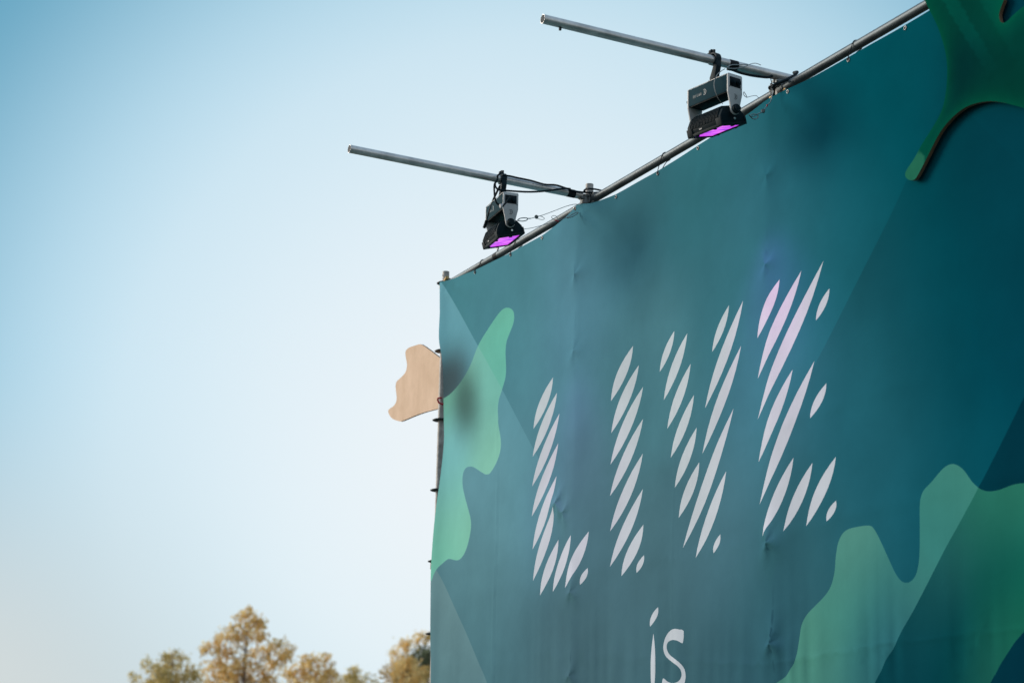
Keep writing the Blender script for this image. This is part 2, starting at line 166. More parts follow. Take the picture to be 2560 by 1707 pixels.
PATHS = {"cableA":[[-11.365,-0.5682,5.9262],[-11.365,-0.5171,5.9289],[-11.365,-0.4658,5.9263],[-11.365,-0.3783,5.9239],[-11.365,-0.2849,5.9149],[-11.365,-0.207,5.9229],[-11.365,-0.1389,5.9146],[-11.365,-0.0758,5.9053],[-11.365,-0.0021,5.91],[-11.365,0.056,5.918],[-11.365,0.0877,5.9247]],"loopA":[[-11.365,-0.0021,5.91],[-11.36,-0.0154,5.9177],[-11.34,-0.0101,5.9226],[-11.31,0.0058,5.9184],[-11.35,0.069,5.9356],[-11.42,0.1486,5.9591]],"cableB":[[-11.35,-0.1151,5.9102],[-11.35,-0.1621,5.9039],[-11.35,-0.2399,5.8814],[-11.35,-0.3173,5.8604],[-11.35,-0.3943,5.8449],[-11.35,-0.4711,5.8352],[-11.35,-0.5424,5.8283],[-11.35,-0.5932,5.8248],[-11.35,-0.6164,5.8388],[-11.35,-0.6206,5.8647],[-11.35,-0.606,5.8912],[-11.35,-0.6055,5.913],[-11.35,-0.5856,5.9294]],"cableC":[[-11.28,-0.6472,5.8444],[-11.28,-0.6579,5.8283],[-11.28,-0.6584,5.7899],[-11.28,-0.6522,5.7431],[-11.28,-0.6389,5.7142],[-11.28,-0.6144,5.7015]],"plug":[[-11.2,-0.6558,5.6712],[-11.2,-0.6335,5.6776]],"lead":[[-11.19,-0.6406,5.6717],[-11.19,-0.6163,5.7017],[-11.19,-0.5944,5.7338],[-11.19,-0.5972,5.7443]],"cableD":[[-11.4,-0.5629,5.8744],[-11.42,-0.5802,5.8241],[-11.45,-0.5854,5.7883],[-11.5,-0.5858,5.7297],[-11.54,-0.5814,5.6931],[-11.56,-0.5835,5.6643]],"wireE":[[-11.4,-0.0355,5.8374],[-11.4,-0.0671,5.8324],[-11.4,-0.1192,5.8112],[-11.4,-0.1866,5.776],[-11.4,-0.2639,5.7364],[-11.4,-0.3152,5.7132],[-11.4,-0.3562,5.697]],"wireEloop":[[-11.4,-0.3281,5.7111],[-11.4,-0.2973,5.7218],[-11.4,-0.2687,5.7171],[-11.4,-0.2634,5.7092],[-11.4,-0.2788,5.7015],[-11.4,-0.3047,5.7027],[-11.4,-0.3281,5.7097]],"carE":[[-11.4,-0.443,5.6712],[-11.4,-0.4279,5.6857],[-11.4,-0.3973,5.6944],[-11.4,-0.3767,5.6937],[-11.4,-0.3842,5.6805],[-11.4,-0.4122,5.6712],[-11.4,-0.4327,5.6704]],"wireF":[[-11.4,-0.3983,5.6237],[-11.4,-0.3498,5.6375],[-11.4,-0.2883,5.6616],[-11.4,-0.2266,5.6883],[-11.4,-0.1776,5.7106],[-11.4,-0.1388,5.7279],[-11.4,-0.1128,5.7403]],"wireFloop":[[-11.4,-0.1776,5.7106],[-11.4,-0.2064,5.7192],[-11.4,-0.2154,5.729],[-11.4,-0.2042,5.7385],[-11.4,-0.1859,5.7395],[-11.4,-0.1727,5.726]],"carF":[[-11.4,-0.1102,5.7407],[-11.4,-0.0817,5.7614],[-11.4,-0.0453,5.7853],[-11.4,-0.0347,5.7811],[-11.4,-0.0659,5.7575],[-11.4,-0.0971,5.7414]],"cable2":[[-9.19,-0.3132,5.9022],[-9.19,-0.2808,5.9029],[-9.19,-0.2344,5.896],[-9.19,-0.1645,5.8944],[-9.19,-0.0942,5.8992],[-9.19,-0.0612,5.9042],[-9.19,-0.0375,5.9164]],"cable2wrap":[[-9.24,0.1284,5.9823],[-9.19,0.1174,5.9673],[-9.17,0.0994,5.9483],[-9.16,0.0712,5.9245],[-9.15,0.0217,5.8912],[-9.15,-0.0257,5.8643],[-9.16,-0.0454,5.8534],[-9.18,-0.0494,5.8339]],"wire2a":[[-9.17,-0.0645,5.9001],[-9.17,-0.0553,5.872],[-9.17,-0.0486,5.8434]],"wire2b":[[-9.2,-0.321,5.9042],[-9.17,-0.3623,5.8733],[-9.13,-0.4094,5.8316],[-9.12,-0.4292,5.7972],[-9.12,-0.4338,5.767],[-9.12,-0.427,5.7349],[-9.13,-0.4052,5.7047],[-9.16,-0.3597,5.6917]],"car2a":[[-9.17,-0.3253,5.8993],[-9.17,-0.2999,5.9191],[-9.17,-0.2558,5.9296],[-9.17,-0.2092,5.9407],[-9.17,-0.2046,5.9339],[-9.17,-0.2512,5.9114],[-9.17,-0.2976,5.9004]],"wire2c":[[-9.17,-0.2046,5.9339],[-9.18,-0.1703,5.9551],[-9.2,-0.1296,5.9716],[-9.24,-0.0762,5.9864]],"hook2":[[-9.05,-0.2984,5.7311],[-9.05,-0.2803,5.7053],[-9.05,-0.2985,5.7123]],"wire2d":[[-9.06,-0.2741,5.7089],[-9.06,-0.2464,5.7211],[-9.06,-0.2188,5.7283],[-9.06,-0.2041,5.7177]],"wire2e":[[-9.06,-0.2632,5.616],[-9.08,-0.2348,5.6172],[-9.12,-0.1727,5.656],[-9.14,-0.1274,5.6876],[-9.16,-0.0911,5.7303],[-9.17,-0.0611,5.7646],[-9.17,-0.0503,5.8133],[-9.17,-0.0533,5.834]],"ring2":[[-9.08,-0.2416,5.6222],[-9.08,-0.2255,5.6335],[-9.08,-0.2025,5.6335],[-9.08,-0.1956,5.6243],[-9.08,-0.2119,5.6088],[-9.08,-0.2325,5.6093]],"redE":[[-13.53,0.0049,5.0522],[-13.53,-0.0007,5.035],[-13.53,0.0149,5.0161],[-13.53,0.0548,5.0151]]}

# ------------------------------------------------------------------ helpers
rnd = random.Random(7)
rng = np.random.default_rng(7)


def srgb(r, g, b, a=1.0):
    out = []
    for c in (r, g, b):
        c = c / 255.0
        out.append(c / 12.92 if c <= 0.04045 else ((c + 0.055) / 1.055) ** 2.4)
    return (*out, a)


def lin_arr(a):
    a = np.asarray(a, float) / 255.0
    return np.where(a <= 0.04045, a / 12.92, ((a + 0.055) / 1.055) ** 2.4)


def material(name, color, rough=0.5, metal=0.0, spec=0.5, var=0.0, scale=20.0, bump=0.0, bump_scale=60.0, stretch=None, var_color=None):
    m = bpy.data.materials.new(name)
    m.use_nodes = True
    t = m.node_tree
    b = t.nodes['Principled BSDF']
    b.inputs['Base Color'].default_value = (*color[:3], 1)
    b.inputs['Roughness'].default_value = rough
    b.inputs['Metallic'].default_value = metal
    b.inputs['Specular IOR Level'].default_value = spec
    co = t.nodes.new('ShaderNodeTexCoord')
    mp = t.nodes.new('ShaderNodeMapping')
    t.links.new(co.outputs['Object'], mp.inputs['Vector'])
    if stretch:
        mp.inputs['Scale'].default_value = stretch
    if var > 0:
        n = t.nodes.new('ShaderNodeTexNoise')
        n.inputs['Scale'].default_value = scale
        n.inputs['Detail'].default_value = 5.0
        n.inputs['Roughness'].default_value = 0.65
        t.links.new(mp.outputs[0], n.inputs['Vector'])
        cr = t.nodes.new('ShaderNodeValToRGB')
        vc = var_color if var_color else tuple(c * (1 - var) for c in color[:3])
        cr.color_ramp.elements[0].position = 0.35
        cr.color_ramp.elements[1].position = 0.65
        cr.color_ramp.elements[0].color = (*vc[:3], 1)
        cr.color_ramp.elements[1].color = (*[min(1, c * (1 + var * 0.5)) for c in color[:3]], 1)
        t.links.new(n.outputs['Fac'], cr.inputs['Fac'])
        t.links.new(cr.outputs['Color'], b.inputs['Base Color'])
        rr = t.nodes.new('ShaderNodeMapRange')
        rr.inputs['To Min'].default_value = max(0.02, rough - 0.1)
        rr.inputs['To Max'].default_value = min(1, rough + 0.12)
        t.links.new(n.outputs['Fac'], rr.inputs['Value'])
        t.links.new(rr.outputs['Result'], b.inputs['Roughness'])
    if bump > 0:
        n2 = t.nodes.new('ShaderNodeTexNoise')
        n2.inputs['Scale'].default_value = bump_scale
        n2.inputs['Detail'].default_value = 4.0
        t.links.new(mp.outputs[0], n2.inputs['Vector'])
        bp = t.nodes.new('ShaderNodeBump')
        bp.inputs['Strength'].default_value = bump
        bp.inputs['Distance'].default_value = 0.004
        t.links.new(n2.outputs['Fac'], bp.inputs['Height'])
        t.links.new(bp.outputs['Normal'], b.inputs['Normal'])
    return m


M_GALV = material('galvanised_steel', (0.62, 0.58, 0.56), rough=0.34, metal=0.62, var=0.24, scale=11, bump=0.15, bump_scale=90)
M_GALV_OLD = material('weathered_steel', (0.082, 0.100, 0.110), rough=0.5, metal=0.6, var=0.38, scale=9, bump=0.1, bump_scale=25)
M_POST = material('mottled_post_steel', (0.34, 0.315, 0.295), rough=0.6, metal=0.35, var=0.45, scale=16, bump=0.3, bump_scale=60)
M_CAST = material('cast_coupler_steel', (0.16, 0.17, 0.17), rough=0.6, metal=0.6, var=0.4, scale=25, bump=0.4, bump_scale=80)
M_RUST = material('ochre_zinc', (0.42, 0.26, 0.08), rough=0.55, metal=0.4, var=0.4, scale=30)
M_BLACK = material('black_rubber', (0.005, 0.013, 0.018), rough=0.6, spec=0.15, var=0.3, scale=40)
M_TAPE = material('black_tape', (0.010, 0.013, 0.016), rough=0.6, spec=0.15, var=0.3, scale=60)
M_CLAMP = material('black_powder_coat', (0.005, 0.016, 0.022), rough=0.6, spec=0.15, var=0.3, scale=50, bump=0.15, bump_scale=200)
M_HOUSING = material('anthracite_housing', (0.006, 0.040, 0.056), rough=0.7, spec=0.05, var=0.15, scale=30, bump=0.08, bump_scale=220)
M_UNDER = material('black_housing_underside', (0.003, 0.007, 0.010), rough=0.6, spec=0.15, var=0.2, scale=30)
M_HEAD = material('black_lamp_head', (0.004, 0.014, 0.020), rough=0.6, spec=0.1, var=0.25, scale=40, bump=0.1, bump_scale=200)
M_PLATE = material('light_grey_plate', (0.42, 0.41, 0.405), rough=0.45, var=0.10, scale=18, bump=0.05, bump_scale=150)
M_WIRE = material('steel_wire', (0.30, 0.31, 0.31), rough=0.4, metal=0.8, var=0.3, scale=90)
M_GREYPLUG = material('grey_plug', (0.50, 0.46, 0.46), rough=0.5, var=0.1, scale=60)
M_RED = material('red_cord', (0.45, 0.01, 0.03), rough=0.6, var=0.2, scale=100)
M_PRINTMARK = material('grey_print', (0.22, 0.25, 0.26), rough=0.5, var=0.15, scale=80)
M_DARKMARK = material('dark_print', (0.02, 0.028, 0.033), rough=0.5, var=0.15, scale=80)
M_ALU = material('eyelet_metal', (0.20, 0.20, 0.20), rough=0.5, metal=0.6, var=0.2, scale=120)
M_BOLT = material('bright_bolt', (0.75, 0.74, 0.72), rough=0.3, metal=0.7, var=0.1, scale=80)
M_ROSETTE = material('dark_rosette', (0.05, 0.055, 0.06), rough=0.6, metal=0.5, var=0.4, scale=40)


def thing(name, label, cat, loc=(0, 0, 0), rotz=0.0, group=None):
    o = bpy.data.objects.new(name, None)
    o.empty_display_size = 0.1
    COL.objects.link(o)
    o.location = loc
    o.rotation_euler = (0, 0, rotz)
    tag(o, label, cat, group)
    return o


def tag(o, label, cat, group=None):
    o['label'] = label
    o['category'] = cat
    if group:
        o['group'] = group
    return o


def mesh_obj(name, verts, faces, mat, parent=None, smooth=None):
    me = bpy.data.meshes.new(name)
    me.from_pydata([tuple(v) for v in verts], [], [tuple(f) for f in faces])
    if smooth is not None:
        me.polygons.foreach_set('use_smooth', [True] * len(me.polygons))
        me.set_sharp_from_angle(angle=math.radians(smooth))
    for m in (mat if isinstance(mat, (list, tuple)) else [mat]):
        me.materials.append(m)
    o = bpy.data.objects.new(name, me)
    COL.objects.link(o)
    if parent is not None:
        o.parent = parent
    return o


class MB:
    """collects simple solids; build() links them as one mesh object"""

    def __init__(self):
        self.v, self.f = [], []

    def add(self, v, f):
        k = len(self.v)
        self.v += [tuple(p) for p in v]
        self.f += [tuple(i + k for i in q) for q in f]
        return self

    def box(self, c, d, rot=None, bevel=0.0):
        bm = bmesh.new()
        bmesh.ops.create_cube(bm, size=1.0)
        bmesh.ops.scale(bm, vec=d, verts=bm.verts)
        if bevel > 0:
            bmesh.ops.bevel(bm, geom=list(bm.edges), offset=bevel, segments=2, affect='EDGES', profile=0.6)
        if rot is not None:
            bmesh.ops.transform(bm, matrix=rot.to_4x4(), verts=bm.verts)
        bmesh.ops.translate(bm, vec=c, verts=bm.verts)
        bm.verts.index_update()
        self.add([v.co[:] for v in bm.verts], [[v.index for v in f.verts] for f in bm.faces])
        bm.free()
        return self

    def cyl(self, a, b, r, n=16, r2=None, bevel=0.0):
        a, b = Vector(a), Vector(b)
        d = (b - a).normalized()
        up = Vector((0, 0, 1)) if abs(d.z) < 0.9 else Vector((1, 0, 0))
        e1 = d.cross(up).normalized()
        e2 = d.cross(e1)
        r2 = r if r2 is None else r2
        rings = [(a, r), (b, r2)]
        if bevel > 0:
            rings = [(a, r - bevel), (a + d * bevel, r), (b - d * bevel, r2), (b, r2 - bevel)]
        v = []
        for p, rr in rings:
            for i in range(n):
                t = 2 * math.pi * i / n
                v.append(p + e1 * (rr * math.cos(t)) + e2 * (rr * math.sin(t)))
        f = []
        for k in range(len(rings) - 1):
            for i in range(n):
                j = (i + 1) % n
                f.append((k * n + i, k * n + j, (k + 1) * n + j, (k + 1) * n + i))
        f.append(tuple(range(n - 1, -1, -1)))
        f.append(tuple((len(rings) - 1) * n + i for i in range(n)))
        return self.add(v, f)

    def pipe(self, a, b, r, wall=0.0035, n=24):
        """an open tube with a wall thickness"""
        a, b = Vector(a), Vector(b)
        d = (b - a).normalized()
        up = Vector((0, 0, 1)) if abs(d.z) < 0.9 else Vector((1, 0, 0))
        e1 = d.cross(up).normalized()
        e2 = d.cross(e1)
        v = []
        for p, rr in ((a, r), (b, r), (b, r - wall), (a, r - wall)):
            for i in range(n):
                t = 2 * math.pi * i / n
                v.append(p + e1 * (rr * math.cos(t)) + e2 * (rr * math.sin(t)))
        f = []
        for k in range(4):
            k2 = (k + 1) % 4
            for i in range(n):
                j = (i + 1) % n
                f.append((k * n + i, k * n + j, k2 * n + j, k2 * n + i))
        return self.add(v, f)

    def tube(self, pts, r, n=8, closed=False, sub=6):
        p = [Vector(q) for q in pts]
        if sub > 1 and len(p) > 2:
            q = []
            m = len(p)
            rngk = range(m) if closed else range(m - 1)
            for i in rngk:
                p0 = p[(i - 1) % m] if (closed or i > 0) else p[0]
                p1, p2 = p[i], p[(i + 1) % m]
                p3 = p[(i + 2) % m] if (closed or i + 2 < m) else p[-1]
                for k in range(sub):
                    t = k / sub
                    q.append(0.5 * ((2 * p1) + (p2 - p0) * t + (2 * p0 - 5 * p1 + 4 * p2 - p3) * t * t + (3 * p1 - p0 - 3 * p2 + p3) * t ** 3))
            if not closed:
                q.append(p[-1])
            p = q
        m = len(p)
        tang = []
        for i in range(m):
            a = p[(i - 1) % m] if (closed or i > 0) else p[i]
            b = p[(i + 1) % m] if (closed or i < m - 1) else p[i]
            tang.append((b - a).normalized())
        up = Vector((0.3, 0.2, 0.93)).normalized()
        e1 = tang[0].cross(up).normalized()
        v = []
        for i in range(m):
            t = tang[i]
            e1 = (e1 - t * e1.dot(t)).normalized()
            e2 = t.cross(e1)
            for k in range(n):
                a = 2 * math.pi * k / n
                v.append(p[i] + e1 * (r * math.cos(a)) + e2 * (r * math.sin(a)))
        f = []
        for i in range(m if closed else m - 1):
            i2 = (i + 1) % m
            for k in range(n):
                k2 = (k + 1) % n
                f.append((i * n + k, i * n + k2, i2 * n + k2, i2 * n + k))
        if not closed:
            f.append(tuple(range(n - 1, -1, -1)))
            f.append(tuple((m - 1) * n + k for k in range(n)))
        return self.add(v, f)

    def prism(self, poly, axis, a, b, bevel=0.0):
        """a closed outline (u, v) pushed along 'x', 'y' or 'z' from a to b"""
        n = len(poly)

        def P(u, v, w):
            return {'x': (w, u, v), 'y': (u, w, v), 'z': (u, v, w)}[axis]
        bm = bmesh.new()
        va = [bm.verts.new(P(u, v, a)) for u, v in poly]
        vb = [bm.verts.new(P(u, v, b)) for u, v in poly]
        bm.faces.new(va)
        bm.faces.new(vb[::-1])
        for i in range(n):
            j = (i + 1) % n
            bm.faces.new((va[j], va[i], vb[i], vb[j]))
        bmesh.ops.recalc_face_normals(bm, faces=bm.faces)
        if bevel > 0:
            bmesh.ops.bevel(bm, geom=list(bm.edges), offset=bevel, segments=2, affect='EDGES', profile=0.6)
        bm.verts.index_update()
        self.add([v.co[:] for v in bm.verts], [[v.index for v in f.verts] for f in bm.faces])
        bm.free()
        return self

    def build(self, name, mat, parent=None, smooth=40):
        o = mesh_obj(name, self.v, self.f, mat, parent, smooth)
        if name in ('pin_hole', 'bolt', 'screw', 'emblem', 'lettering', 'panel_clip', 'cable_gland', 'edge_trim', 'spacer_block', 'limb', 'rubber_rim'):
            o['kind'] = 'stuff'          # several bits a pixel or two across
        return o


def smooth_poly(pts, sub=5, closed=True):
    p = [np.array(q, float) for q in pts]
    m = len(p)
    out = []
    for i in range(m if closed else m - 1):
        p0 = p[(i - 1) % m] if (closed or i > 0) else p[0]
        p1, p2 = p[i], p[(i + 1) % m]
        p3 = p[(i + 2) % m] if (closed or i + 2 < m) else p[-1]
        for k in range(sub):
            t = k / sub
            out.append(0.5 * (2 * p1 + (p2 - p0) * t + (2 * p0 - 5 * p1 + 4 * p2 - p3) * t * t + (3 * p1 - p0 - 3 * p2 + p3) * t ** 3))
    if not closed:
        out.append(p[-1])
    return [tuple(map(float, q)) for q in out]


def in_poly(px, py, poly):
    poly = np.asarray(poly)
    inside = np.zeros(px.shape, bool)
    x0, y0 = poly[:, 0], poly[:, 1]
    x1, y1 = np.roll(x0, -1), np.roll(y0, -1)
    for a, b, c, d in zip(x0, y0, x1, y1):
        if b == d:
            continue
        cond = ((b > py) != (d > py)) & (px < (c - a) * (py - b) / (d - b) + a)
        inside ^= cond
    return inside


def poly_dist(px, py, poly, closed=True):
    poly = np.asarray(poly)
    best = np.full(px.shape, 1e9)
    n = len(poly)
    for i in range(n if closed else n - 1):
        a, b = poly[i], poly[(i + 1) % n]
        d = b - a
        L = float(d @ d) + 1e-12
        t = np.clip(((px - a[0]) * d[0] + (py - a[1]) * d[1]) / L, 0, 1)
        best = np.minimum(best, np.hypot(px - a[0] - t * d[0], py - a[1] - t * d[1]))
    return best


# ------------------------------------------------------------------ ground
def ground():
    m = bpy.data.materials.new('dry_trodden_grass')
    m.use_nodes = True
    t = m.node_tree
    b = t.nodes['Principled BSDF']
    b.inputs['Roughness'].default_value = 0.95
    n = t.nodes.new('ShaderNodeTexNoise')
    n.inputs['Scale'].default_value = 0.6
    n.inputs['Detail'].default_value = 8
    co = t.nodes.new('ShaderNodeTexCoord')
    t.links.new(co.outputs['Object'], n.inputs['Vector'])
    cr = t.nodes.new('ShaderNodeValToRGB')
    cr.color_ramp.elements[0].position = 0.3
    cr.color_ramp.elements[1].position = 0.7
    cr.color_ramp.elements[0].color = (0.055, 0.06, 0.04, 1)
    cr.color_ramp.elements[1].color = (0.10, 0.105, 0.07, 1)
    t.links.new(n.outputs['Fac'], cr.inputs['Fac'])
    t.links.new(cr.outputs['Color'], b.inputs['Base Color'])
    N = 60
    R = 900.0
    v, f = [], []
    for i in range(N + 1):
        for j in range(N + 1):
            u = (i / N * 2 - 1)
            w = (j / N * 2 - 1)
            x, y = R * u * abs(u), R * w * abs(w)
            d = math.hypot(x, y)
            z = 0.0 if d < 25 else 0.25 * math.sin(x * 0.05) * math.cos(y * 0.043)
            v.append((x, y, z))
    for i in range(N):
        for j in range(N):
            a = i * (N + 1) + j
            f.append((a, a + N + 1, a + N + 2, a + 1))
    o = mesh_obj('ground', v, f, m, None, 180)
    o['kind'] = 'structure'


ground()

# ------------------------------------------------------------------ scaffold
POSTS = [-13.575, -11.415, -9.255, -7.095, -4.935]
YP = 0.05                       # the posts and the top rail stand just behind the cloth
ZR = 5.873                      # height of the top rail
R48 = 0.02415


def rosette_mesh():
    m = MB()
    n = 28
    v, f = [], []
    for k, (rr, zz) in enumerate(((0.0255, 0.004), (0.058, 0.004), (0.062, 0.002), (0.062, -0.002), (0.058, -0.004), (0.0255, -0.004))):
        for i in range(n):
            t = 2 * math.pi * i / n
            wob = 1.0 - (0.05 if (k in (1, 2, 3, 4) and i % 7 == 0) else 0.0)
            v.append((rr * wob * math.cos(t), rr * wob * math.sin(t), zz))
    for k in range(6):
        k2 = (k + 1) % 6
        for i in range(n):
            j = (i + 1) % n
            f.append((k * n + i, k * n + j, k2 * n + j, k2 * n + i))
    m.add(v, f)
    return m


def build_scaffold():
    t = thing('scaffold_frame', 'galvanised steel scaffold of posts and a top rail behind the teal banner', 'scaffold', (POSTS[2], YP, 0))
    bx, by = POSTS[2], YP

    def L(x, y, z):
        return (x - bx, y - by, z)
    ros_data = None
    tops = {0: 5.975, 1: 5.985, 2: 5.905, 3: 5.905, 4: 5.905}
    for i, x in enumerate(POSTS):
        lean = 0.018 if i == 0 else 0.0
        m = MB().pipe(L(x - lean, YP, 0.06), L(x, YP, tops[i]), R48, n=28)
        m.cyl(L(x - lean, YP, 0.0), L(x - lean, YP, 0.008), 0.075, 20)
        m.cyl(L(x - lean, YP, 0.008), L(x - lean, YP, 0.08), 0.019, 14)
        post = m.build('post', M_POST, t)
        for k in range(12):
            z = 5.890 - 0.4895 * k
            if z < 0.3:
                continue
            if ros_data is None:
                ro = rosette_mesh().build('rosette', M_ROSETTE, post, 30)
                ros_data = ro.data
            else:
                ro = bpy.data.objects.new('rosette', ros_data)
                COL.objects.link(ro)
                ro.parent = post
            ro.location = L(x - lean * (1 - z / 6.0), YP, z)
        if i == 0:
            cb = MB().pipe(L(x - 0.008, YP, 3.90), L(x - 0.008, YP, 4.02), 0.0285, 0.004, 20)
            cb.build('sleeve', M_GALV, post)
            wd = MB().box(L(x - 0.055, YP - 0.012, 3.915), (0.03, 0.02, 0.06), bevel=0.004)
            wd.box(L(x - 0.03, YP - 0.01, 3.87), (0.02, 0.02, 0.015), bevel=0.003)
            wd.build('wedge', M_CAST, post)
        if i in (0, 1):
            hd = MB()
            for k in range(2):
                hd.cyl(L(x, YP - 0.0235, tops[i] - 0.03 - 0.05 * k), L(x, YP - 0.0255, tops[i] - 0.03 - 0.05 * k), 0.005, 8)
            hd.build('pin_hole', M_BLACK, post)
    # rails between the posts, butted against the post wall
    for zrail, only in ((ZR, None), (2.0, None), (0.35, None)):
        for a, b in zip(POSTS[:-1], POSTS[1:]):
            m = MB().pipe(L(a + R48 + 0.001, YP, zrail), L(b - R48 - 0.001, YP, zrail), R48, n=28)
            rail = m.build('rail', M_GALV_OLD, t)
            for xe, sg in ((a, 1), (b, -1)):
                hd = MB()
                hd.box(L(xe + sg * 0.060, YP, zrail + 0.004), (0.050, 0.034, 0.062), bevel=0.006)
                hd.cyl(L(xe + sg * 0.045, YP - 0.024, zrail - 0.02), L(xe + sg * 0.045, YP - 0.024, zrail + 0.05), 0.007, 8)
                head = hd.build('rail_head', M_CAST, rail)
                if zrail == ZR and abs(xe - POSTS[2]) < 0.01:
                    MB().box(L(xe + sg * 0.066, YP - 0.0180, zrail - 0.008), (0.022, 0.002, 0.030), bevel=0.0006).build('yellow_label', M_RUST, head)
    # black tape round the rail near the left corner
    rail_tape = [(-12.735, 0.055), (-9.98, 0.02)]
    for xt, w in rail_tape[:1]:
        MB().cyl(L(xt - w / 2, YP, ZR), L(xt + w / 2, YP, ZR), R48 + 0.0012, 28).build('tape_band', M_TAPE, t)
        k = MB().cyl(L(xt + 0.0, YP, ZR + 0.02), L(xt + 0.01, YP, ZR + 0.043), 0.007, 10, r2=0.005)
        k.box(L(xt + 0.012, YP, ZR + 0.045), (0.016, 0.012, 0.012), bevel=0.003)
        k.build('tie_knot', M_GREYPLUG, t)
    c1 = MB()
    # golden hook coupler at the corner post
    x = POSTS[0]
    c1.cyl(L(x - 0.012, YP - 0.03, 5.872), L(x - 0.012, YP + 0.03, 5.872), 0.03, 14, bevel=0.003)
    c1.cyl(L(x - 0.045, YP - 0.02, 5.880), L(x - 0.045, YP + 0.012, 5.880), 0.017, 12)
    c1.cyl(L(x + 0.02, YP - 0.02, 5.880), L(x + 0.075, YP - 0.02, 5.912), 0.015, 12)
    c1.build('corner_coupler', M_RUST, t)
    return t


build_scaffold()

# ------------------------------------------------------------------ banner
PIN = [p for p in DIMPLE]
XMIN, XMAX, ZMIN = -13.60, -4.6, 0.45


def z_top(x):
    """height of the hem, which hangs a little below the top rail"""
    x = np.asarray(x, float)
    gx = [-13.6, -13.45] + [g[0] for g in GROM] + [-7.6, -4.6]
    gz = [5.885, 5.868] + [g[1] + 0.016 for g in GROM] + [5.80, 5.80]
    z = np.interp(x, gx, gz)
    z = z + 0.024 * np.exp(-((x + 11.42) / 0.10) ** 2) + 0.010 * np.exp(-((x + 9.20) / 0.2) ** 2)
    return z


def disp(x, z):
    """how far the cloth stands out of its plane, towards the viewer"""
    x = np.asarray(x, float)
    z = np.asarray(z, float)
    d = np.zeros(np.broadcast(x, z).shape)
    for i, p in enumerate(POSTS):
        a = np.abs(x - p)
        amp = (0.0, 0.040, 0.036, 0.006, 0.02)[i]
        # tent over the post, stronger high up where the cloth is tight
        d = d + amp * (np.exp(-(np.sqrt(a * a + 0.0009) - 0.03) / 0.30) * 0.75) * (0.72 + 0.28 * np.clip((z - 3.0) / 2.6, 0, 1))
    d = d + 0.018 * np.exp(-((x + 13.52) / 0.10) ** 2)
    for k, (px_, pz_) in enumerate(PIN):
        r = np.hypot(x - px_, (z - pz_))
        amp = (0.019, 0.014, 0.018, 0.030, 0.018, 0.014, 0.015, 0.030, 0.034, 0.020)[k]
        sx = np.where(x > px_, 1.0, 0.8)
        ang = np.arctan2(z - pz_, x - px_)
        rays = 1 + 0.35 * np.cos(3 * ang + k) * np.clip(r / 0.05, 0, 1)
        d = d + rays * (0.85 * amp * 0.9 * np.exp(-r * sx / 0.055) + 0.30 * amp * np.exp(-r / 0.14))
    # the cloth billows slackly between the posts and pulls in lines from its fixings
    d = d + 0.010 * np.sin(x * 2.3 + 0.8 * np.sin(z * 1.7)) * np.sin(z * 1.1 + 0.4)
    d = d + 0.0035 * np.sin(x * 7.1 + z * 1.3 + 1.0) * np.cos(z * 2.9 + x)
    d = d + 0.0012 * np.sin(x * 19.0 + 3.0 * np.sin(z * 0.9)) * np.clip(1 - np.abs(z - 3.1) / 1.4, 0.2, 1)
    # hollows under the lamp brackets
    d = d - 0.030 * np.exp(-(((x + 10.75) / 0.42) ** 2 + ((z - 5.45) / 0.26) ** 2))
    d = d - 0.012 * np.exp(-(((x + 8.55) / 0.42) ** 2 + ((z - 5.42) / 0.26) ** 2))
    # pull creases running down from the corner and the brackets
    for cx, cz, ang, ln, amp in ((-13.45, 5.80, -0.60, 1.1, 0.006), (-13.42, 5.83, -0.32, 1.4, 0.005), (-11.40, 5.80, -0.75, 0.75, 0.010), (-9.12, 5.78, -0.85, 0.75, 0.009), (-11.36, 5.80, -0.28, 0.8, 0.006)):
        ca, sa = math.cos(ang), math.sin(ang)
        t = (x - cx) * ca + (z - cz) * sa
        q = -(x - cx) * sa + (z - cz) * ca
        env = np.clip(t / 0.05, 0, 1) * np.exp(-np.clip(t, 0, 9) / (ln * 0.45))
        d = d + amp * env * np.exp(-(q / (0.02 + 0.07 * np.clip(t, 0, 2))) ** 2)
    # a doubled fold mark left from when the cloth was packed
    for xf, w in ((-12.56, 0.0016), (-12.515, -0.0011), (-10.30, 0.0010)):
        d = d + w * np.exp(-((x - xf - 0.01 * np.sin(z * 5.0)) / 0.011) ** 2) * np.clip((4.9 - z) / 0.6, 0, 1)
    # welded seams with the puckering below them
    for pts, amp in ((((-13.41, 3.664), (-11.95, 3.567), (-9.4, 3.50), (-4.6, 3.45)), 0.0014), (((-13.42, 4.16), (-11.95, 4.08), (-4.6, 3.98)), 0.0009), (((-13.40, 3.19), (-11.94, 3.15), (-9.337, 2.860), (-8.256, 2.864), (-7.35, 2.84), (-4.6, 2.80)), 0.0023)):
        zs = np.interp(x, [p[0] for p in pts], [p[1] for p in pts])
        zd = z - zs
        grow = np.clip((x + 13.5) / 5.0, 0.15, 1)
        d = d + 1.6 * amp * grow * np.exp(-np.abs(zd) / 0.025)
        if amp > 0.002:
            puck = np.sin(x * 46 + 2 * np.sin(x * 9)) * 0.6 + np.sin(x * 27 + 1.3) * 0.6
            d = d + 0.0065 * grow * puck * np.exp(-np.abs(zd + 0.04) / 0.20)
    return d


